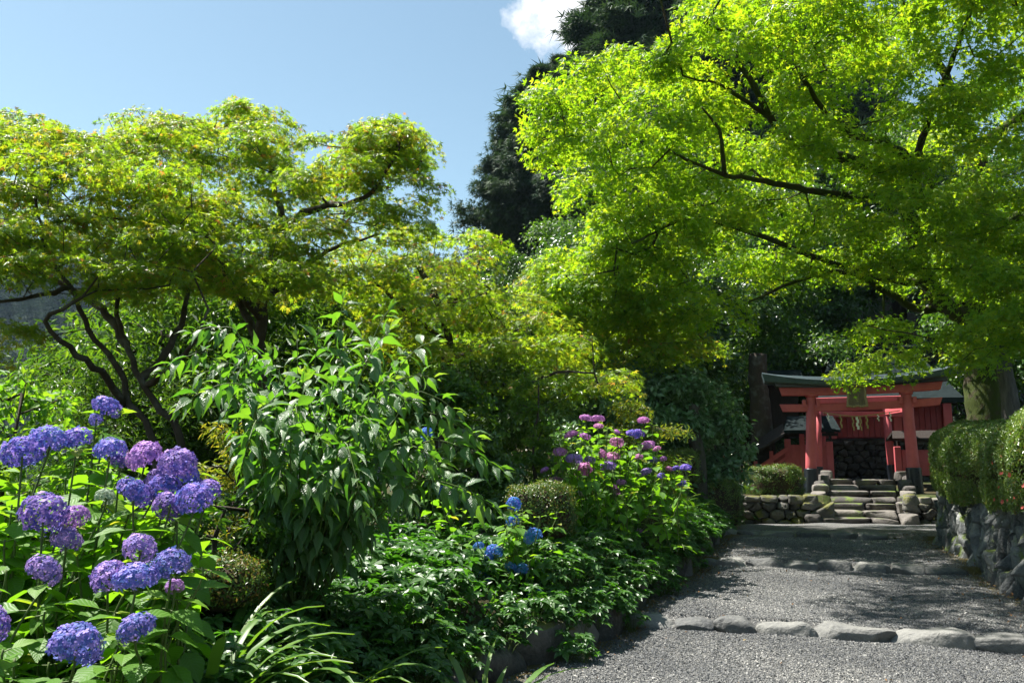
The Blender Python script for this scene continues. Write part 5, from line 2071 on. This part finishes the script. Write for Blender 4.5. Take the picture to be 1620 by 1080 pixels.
# ================================================================== DROOPING SHRUB
def drooping():
    D = 5.0
    b0 = P(462, 905, D)
    b0[2] = float(gz(b0[0], b0[1]))
    root = thing('drooping_shrub', 'tall leafy shrub with long glossy leaves drooping from arching stems', 'shrub', b0)
    r = np.random.default_rng(77)
    st, lf = MB(), MB()
    # tips: px, py, depth, arch (px,py) control
    T = [(545, 470, 5.0, 520, 640), (622, 482, 5.2, 570, 610), (692, 540, 5.1, 620, 620), (505, 520, 4.7, 490, 680), (470, 535, 5.4, 470, 680), (425, 560, 4.8, 455, 680),
         (300, 528, 5.0, 385, 560), (255, 590, 4.9, 350, 585), (340, 525, 5.4, 410, 600), (385, 545, 5.2, 430, 620), (280, 650, 4.6, 370, 640), (330, 620, 4.4, 400, 650), (382, 742, 4.2, 410, 690),
         (470, 655, 4.2, 460, 690), (575, 815, 4.15, 540, 720), (600, 690, 4.4, 560, 690), (650, 640, 4.7, 590, 660), (690, 600, 5.4, 610, 640), (725, 655, 4.9, 640, 650), (758, 695, 5.0, 650, 680),
         (800, 748, 4.9, 660, 720), (798, 815, 4.7, 650, 780), (700, 740, 4.5, 610, 730), (660, 800, 4.5, 580, 770), (540, 600, 4.5, 515, 690), (590, 560, 4.9, 545, 660), (420, 640, 4.4, 440, 700),
         (360, 690, 5.3, 410, 700), (300, 600, 5.6, 380, 620), (560, 520, 5.5, 530, 640), (640, 560, 5.7, 590, 660), (510, 700, 4.2, 490, 730), (440, 770, 4.3, 450, 760), (740, 780, 5.2, 640, 740), (620, 520, 4.7, 560, 640), (520, 780, 4.3, 500, 780), (450, 600, 5.0, 455, 690), (400, 800, 4.6, 430, 790),
         (545, 545, 4.9, 520, 660), (480, 590, 4.6, 475, 700), (620, 600, 4.6, 570, 680), (345, 575, 4.8, 410, 640), (510, 620, 5.3, 495, 720), (570, 640, 5.2, 540, 720), (680, 690, 5.3, 600, 720), (640, 730, 4.8, 575, 740)]
    for px, py, d, cx, cy in T:
        tip = P(px, py, d) - b0
        b = A([r.normal(0, .06), r.normal(0, .06), 0])
        m1 = P(cx * .55 + 462 * .45, cy * .35 + 905 * .65, D * .6 + d * .4) - b0
        m2 = P(cx, cy, D * .3 + d * .7) - b0
        m2[2] += .05
        c = crspline(A([b, m1, m2, tip * .55 + m2 * .45 + A([0, 0, .07]), tip]), .05)
        st.tube(c, np.linspace(.0085, .002, len(c)), 6)
        seg = np.linalg.norm(np.diff(c, axis=0), axis=1)
        s = np.concatenate([[0], np.cumsum(seg)])
        tot = s[-1]
        pos, az, kk = tot, r.random() * pi, 0
        while pos > tot * .32 and kk < 24:
            q = A([np.interp(pos, s, c[:, a]) for a in range(3)])
            q2 = A([np.interp(max(0, pos - .05), s, c[:, a]) for a in range(3)])
            tg = nrm(q - q2)
            sd1 = nrm(np.cross(tg, A([0, 0, 1.0])) + 1e-6)
            up1 = np.cross(sd1, tg)
            for sd in (0, pi):
                if r.random() < .08:
                    continue
                a = az + sd + r.normal(0, .3)
                out = sd1 * cos(a) + up1 * sin(a)
                young = max(0.0, 1 - kk / 3.5)
                hang = (1 - young) * r.uniform(.15, 1.05) - young * .6
                dr = nrm(out * 1.0 + tg * (.35 + young * 1.2) + A([0, 0, -hang]))
                no = nrm(A([0, 0, .8]) + out * .8 * A([1, 1, .3]) + r.normal(0, .22, 3))
                sz = .158 * (.35 + .65 * min(1, kk / 3.5)) * r.uniform(.62, 1.2)
                if kk > 14:
                    sz *= .95
                ti = np.clip(.1 + .6 * r.random() + .45 * young, 0, 1)
                pet = q + dr * .012
                scatter(lf, LANCE, pet[None], frames(no[None], dr[None]), sz, ti)
            az += pi / 2 + r.normal(0, .2)
            pos -= (.022 + .032 * min(1, kk / 4)) * r.uniform(.85, 1.2)
            kk += 1
    st.build('stems', M['stem'], root, smooth=True)
    lf.build('foliage', M['shrub_leaf'], root, smooth=True)


drooping()


# ================================================================== LOW PLANTS
def anemone_variant(seed, n=26, rad=.26, h=.34, leaf=.105):
    r = np.random.default_rng(seed)
    lf, st = MB(), MB()
    for i in range(n):
        a, q = r.random() * 2 * pi, sqrt(r.random())
        tip = A([cos(a) * q * rad, sin(a) * q * rad, h * (1.05 - .55 * q * q) * r.uniform(.7, 1.1)])
        b = A([cos(a) * q * .05, sin(a) * q * .05, -.05])
        c = crspline(A([b, b * .5 + tip * .5 + A([0, 0, .06]), tip]), .08)
        st.tube(c, np.linspace(.003, .0018, len(c)), 4, cap=False)
        out = A([cos(a), sin(a), 0])
        for k in range(r.integers(1, 4)):
            a2 = a + (k - 1) * 1.1 + r.normal(0, .4)
            dr = A([cos(a2), sin(a2), r.uniform(-.5, .1)])
            no = nrm(A([0, 0, 1.0]) + .45 * q * out + r.normal(0, .28, 3))
            scatter(lf, LOBED, tip[None], frames(no[None], dr[None]), leaf * r.uniform(.55, 1.15), np.clip(.15 + .6 * r.random(), 0, 1))
    return lf.mesh('foliage'), st.mesh('stems')


AV = [anemone_variant(s) for s in (1, 2, 3, 4, 5)]
for a, b in AV:
    a.materials.append(M['anemone_leaf'])
    b.materials.append(M['stem'])


def low_plant(name, label, cat, loc, rz, s, meshes, group):
    root = thing(name, label, cat, loc, rz, group)
    root.scale = (s,) * 3
    for me, nm in zip(meshes, ('foliage', 'stems')):
        o = bpy.data.objects.new(nm, me)
        COL.objects.link(o)
        o.parent = root


spots = []
tries = 0
while len(spots) < 165 and tries < 60000:
    tries += 1
    y = rng.uniform(3.0, 14.5)
    x = Lx(y) - rng.uniform(-.02, 1.75) * (1 if y > 6 else 1.1)
    if y < 5.6:
        x = Lx(y) - rng.uniform(.1, 1.9)
    if y > 8 and x < Lx(y) - .75:
        continue
    px = 810 + x / y * F
    if px < 240 or (px < 330 and y < 4) or (730 < px < 872 and 4.9 < y < 7.3):
        continue
    sep = .17 if y < 7 else .24
    if all(abs(x - a) + abs(y - b) * .7 > sep for a, b in spots):
        spots.append((x, y))
for k, (x, y) in enumerate(spots):
    e = float(Lx(y) - x)
    hgt = float(gz(x - .1, y))
    low_plant('anemone_plant', 'lobed green leafy plant in the low mass along the bed in front of the shrubs', 'plant',
              (x, y, hgt - .02), rng.random() * 6.28, rng.uniform(.75, 1.1) * (1.15 if e > .8 else 1), AV[k % 5], 'lobed leafy plants of the flower bed')
for k in range(44):
    y = 4.3 + 9.7 * ((k + rng.random()) / 44) ** 1.25
    x = float(Lx(y)) + rng.uniform(-.22, .03)
    px = 810 + x / y * F
    low_plant('anemone_plant', 'lobed green leafy plant in the low mass along the bed in front of the shrubs', 'plant',
              (x, y, float(zpath(x + .2, y)) + rng.uniform(.1, .2)), rng.random() * 6.28, rng.uniform(.6, .9), AV[k % 5], 'lobed leafy plants of the flower bed')
# seedlings rooted in the joint between gravel and boulders
for (px, py, Y, s, lab) in ((893, 985, 6.6, .5, 'small leafy seedling against the second boulder at the edge of the gravel'), (924, 992, 6.4, .42, 'tiny leafy seedling in the moss at the gravel edge'), (1052, 935, 8.9, .85, 'leafy plant spilling off the boulders onto the gravel beside the path'), (1000, 965, 7.6, .55, 'small leafy plant hanging by the leftmost kerb stone'), (1030, 905, 9.6, .8, 'leafy plant overhanging the edging boulders below the pink hydrangea')):
    q = P(px, py, Y)
    low_plant('seedling', lab, 'plant', (q[0], q[1], float(zpath(q[0], q[1]))), rng.random() * 6, s, AV[int(px) % 5], None)


def strap_variant(seed, n=22, L=.62):
    r = np.random.default_rng(seed)
    mb = MB()
    for i in range(n):
        a = r.random() * 2 * pi
        l = L * r.uniform(.55, 1.1)
        el = r.uniform(.75, 1.35)
        w = r.uniform(.010, .02)
        k = 9
        t = np.linspace(0, 1, k)
        ang = el - t ** 1.3 * r.uniform(.9, 2.0)
        dx = np.concatenate([[0], np.cumsum(np.cos(ang[:-1]) * l / (k - 1))])
        dz = np.concatenate([[0], np.cumsum(np.sin(ang[:-1]) * l / (k - 1))])
        out, sd = A([cos(a), sin(a), 0]), A([-sin(a), cos(a), 0])
        c = out * dx[:, None] + A([0, 0, 1.0]) * dz[:, None] + A([r.normal(0, .025), r.normal(0, .025), 0])
        ww = w * np.minimum(1, 3.2 * (1 - t) ** .8 + .02) * (.6 + .4 * np.minimum(1, t * 5))
        v = np.stack([c - sd * ww[:, None] + A([0, 0, .004]), c, c + sd * ww[:, None] + A([0, 0, .004])], 1).reshape(-1, 3)
        f = []
        for q in range(k - 1):
            for s_ in (0, 1):
                f.append([q * 3 + s_, q * 3 + s_ + 1, q * 3 + 4 + s_, q * 3 + 3 + s_])
        mb.add(v, A(f), np.clip(.35 + .4 * r.random() + (r.random() < .08) * .3, 0, 1), np.stack([np.repeat(t, 3), np.tile([0, .5, 1], k)], 1))
    me = mb.mesh('blades', True)
    me.materials.append(M['strap_leaf'])
    return me


SV = [strap_variant(s) for s in (1, 2, 3)]
SP = [(560, 1010, 3.7, 'arching strap leaved clump at the bottom of the photo below the drooping shrub'), (480, 1000, 3.5, 'strap leaved clump left of the bottom middle of the bed'), (640, 1000, 3.9, 'strap leaved clump with a long yellowish blade pointing right'),
      (380, 1020, 3.2, 'strap leaved clump just right of the lowest violet heads'), (760, 960, 4.6, 'grassy strap leaved clump arching below the blue heads'), (330, 980, 3.6, 'strap leaved clump with upright bright blades beside the hydrangea foliage'),
      (720, 1020, 4.2, 'strap leaved clump close above the first edging boulder'), (440, 930, 4.0, 'strap leaved clump in the shade under the drooping shrub'), (530, 950, 4.3, 'strap leaved clump behind the bottom clumps, under the middle of the shrub')]
SP += [(430, 1030, 3.0, 'broad strap leaved clump at the bottom edge right of the two lowest violet heads'), (600, 1045, 3.3, 'strap leaved clump cut by the bottom edge under the middle of the shrub'), (690, 985, 4.3, 'strap leaved clump just left of the lobed plants at the bed corner'),
       (780, 1010, 4.8, 'low strap leaved clump by the first edging boulder'), (355, 935, 3.9, 'strap leaved clump below the dark reddish shrub')]
for k, (px, py, Y, lab) in enumerate(SP):
    q = P(px, py, Y)
    g = float(gz(q[0], q[1]))
    root = thing('strap_plant', lab, 'plant', (q[0], q[1], g), rng.random() * 6, 'strap leaved clumps in the bed')
    root.scale = (1.15,) * 3
    o = bpy.data.objects.new('blades', SV[k % 3])
    COL.objects.link(o)
    o.parent = root
for k, (px, py, Y, lab) in enumerate(((1095, 815, 13.4, 'bright bladed lily clump where the bed meets the farthest kerb row'), (1065, 822, 12.6, 'bright bladed lily clump next to the end of the bed'))):
    q = P(px, py, Y)
    root = thing('lily_plant', lab, 'plant', (q[0], q[1], float(gz(q[0] - .3, q[1]))), rng.random() * 6)
    root.scale = (1.0,) * 3
    o = bpy.data.objects.new('blades', SV[k % 3])
    COL.objects.link(o)
    o.parent = root


def ground_cover():
    """dense small leaves that hide the soil of the bed"""
    N = 42000
    y = 2.2 + 15 * rng.random(N) ** 1.2
    x = Lx(y) - .12 - 5.5 * rng.random(N) ** 1.4
    z = gz(x - .05, y) + .16 * rng.random(N)
    mb = MB()
    no = nrm(A([0, 0, 1.0]) + rng.normal(0, .45, (N, 3)))
    scatter(mb, SMALL, np.stack([x, y, z], 1), frames(no, rng.normal(size=(N, 3))), .075 * rng.uniform(.5, 1.2, N), rng.random(N) * .8)
    tag(mb.build('ground_cover', M['anemone_leaf']), 'low green leaves carpeting the soil between the plants of the bed', 'ground cover', kind='stuff')
    # leaves on the wooded slope
    N = 26000
    y = 19.5 + 18 * rng.random(N)
    x = -1 + 26 * rng.random(N)
    z = gz(x, y) + .25 * rng.random(N)
    lu = (x - T0[0]) * UR[0] + (y - T0[1]) * UR[1]
    lw = (x - T0[0]) * UW[0] + (y - T0[1]) * UW[1]
    ok = ~((lu > -2.6) & (lu < 6) & (lw > -3.5) & (lw < 5.5))
    x, y, z = x[ok], y[ok], z[ok]
    N = len(x)
    mb = MB()
    no = nrm(A([0, -.3, 1.0]) + rng.normal(0, .5, (N, 3)))
    scatter(mb, SMALL, np.stack([x, y, z], 1), frames(no, rng.normal(size=(N, 3))), .2 * rng.uniform(.5, 1.2, N), rng.random(N) * .8)
    tag(mb.build('undergrowth', M['dark_leaf']), 'dark undergrowth covering the wooded slope behind the gate', 'undergrowth', kind='stuff')
    # moss and fallen leaves along the path edges
    N = 900
    y = 4.6 + 10 * rng.random(N)
    sd = rng.random(N) < .5
    x = np.where(sd, Lx(y) + .12 + rng.exponential(.14, N), Rx(y) - .08 - rng.exponential(.16, N))
    z = zpath(x, y) + .022
    far = rng.random(N) < .12
    x = np.where(far, Lx(y) + (Rx(y) - Lx(y)) * rng.random(N), x)
    z = zpath(x, y) + .02
    mb = MB()
    no = nrm(A([0, 0, 1.0]) + rng.normal(0, .3, (N, 3)))
    scatter(mb, TINY, np.stack([x, y, z], 1), frames(no, rng.normal(size=(N, 3))), .035 * rng.uniform(.5, 1.2, N), rng.random(N))
    tag(mb.build('leaf_litter', M['litter']), 'brown fallen leaf bits along both edges of the gravel', 'leaf litter', kind='stuff')


ground_cover()

# ================================================================== LIGHT, SKY, CAMERA
SUN = nrm(A([-.42, .2, .88]))
el, az = math.asin(SUN[2]), atan2(SUN[0], SUN[1])
w = bpy.data.worlds.new('World')
sc.world = w
w.use_nodes = True
w.node_tree.nodes.clear()
t = NT(w.node_tree)
sky = t.n('ShaderNodeTexSky', sky_type='NISHITA', sun_disc=False, sun_elevation=el, sun_rotation=az, air_density=1.0, dust_density=.5, ozone_density=1.2, altitude=200.0)
bg = t.n('ShaderNodeBackground', {'Color': t.mix(1.0, sky.outputs[0], (.98, 1.0, .82), 'MULTIPLY'), 'Strength': .072})
tc = t.n('ShaderNodeTexCoord')
cd = nrm(ray(1030, 20))
dv = t.n('ShaderNodeVectorMath', {0: tc.outputs['Generated'], 1: tuple(float(x) for x in cd)}, operation='SUBTRACT')
mp = t.n('ShaderNodeMapping', {'Vector': dv.outputs[0], 'Rotation': (0, radians(38), 0), 'Scale': (1, 1, 2.6)})
ln = t.n('ShaderNodeVectorMath', {0: mp.outputs[0]}, operation='LENGTH')
nz = t.n('ShaderNodeTexNoise', {'Vector': tc.outputs['Generated'], 'Scale': 22.0, 'Detail': 9.0, 'Roughness': .58})
v = t.math('SUBTRACT', t.math('ADD', .16, t.math('MULTIPLY', t.math('SUBTRACT', nz.outputs[0], .5), .17)), ln.outputs['Value'])
k = t.ramp(t.math('MULTIPLY', v, 20.0), [(.0, 0.0), (.75, 1.0)])
cl = t.n('ShaderNodeBackground', {'Color': (.93, .95, 1.0, 1), 'Strength': .45})
mx = t.n('ShaderNodeMixShader', {0: k, 1: bg.outputs[0], 2: cl.outputs[0]})
wo = t.n('ShaderNodeOutputWorld')
w.node_tree.links.new(mx.outputs[0], wo.inputs[0])

# pale summer air
mb = MB()
mb.box((-100, 320, 29), (1240, 800, 96))
hm, ht, ho = new_mat('summer_haze')
hv = ht.n('ShaderNodeVolumePrincipled', {'Color': (.5, .68, .92, 1), 'Density': .00016, 'Anisotropy': .0})
hm.node_tree.links.new(hv.outputs[0], ho.inputs['Volume'])
hz = mb.build('haze', hm)
hz['kind'] = 'stuff'
hz['label'] = 'pale bluish summer haze over the far wooded hillside'
hz['category'] = 'haze'

sd = bpy.data.lights.new('sun', 'SUN')
sd.energy, sd.angle, sd.color = 5.0, radians(.53), (1, .955, .88)
so = bpy.data.objects.new('sun', sd)
COL.objects.link(so)
from mathutils import Vector
so.rotation_euler = Vector([float(x) for x in -SUN]).to_track_quat('-Z', 'Y').to_euler()

cam = bpy.data.cameras.new('camera')
cam.sensor_width, cam.lens = 36, F / 1620 * 36
cam.clip_end = 5000
co = bpy.data.objects.new('camera', cam)
COL.objects.link(co)
co.location = (0, 0, CAMZ)
co.rotation_euler = (pi / 2 + PITCH, 0, 0)
sc.camera = co
sc.view_settings.view_transform = 'Standard'
sc.view_settings.look = 'None'
sc.view_settings.exposure = 1.62
sc.view_settings.gamma = 1
sc.cycles.max_bounces = 9
sc.cycles.diffuse_bounces = 6
sc.cycles.transmission_bounces = 5
sc.cycles.glossy_bounces = 2
sc.cycles.sample_clamp_indirect = 6
sc.cycles.caustics_reflective = sc.cycles.caustics_refractive = False
sc.cycles.use_denoising = True
sc.cycles.use_adaptive_sampling = True
sc.cycles.adaptive_threshold = .012
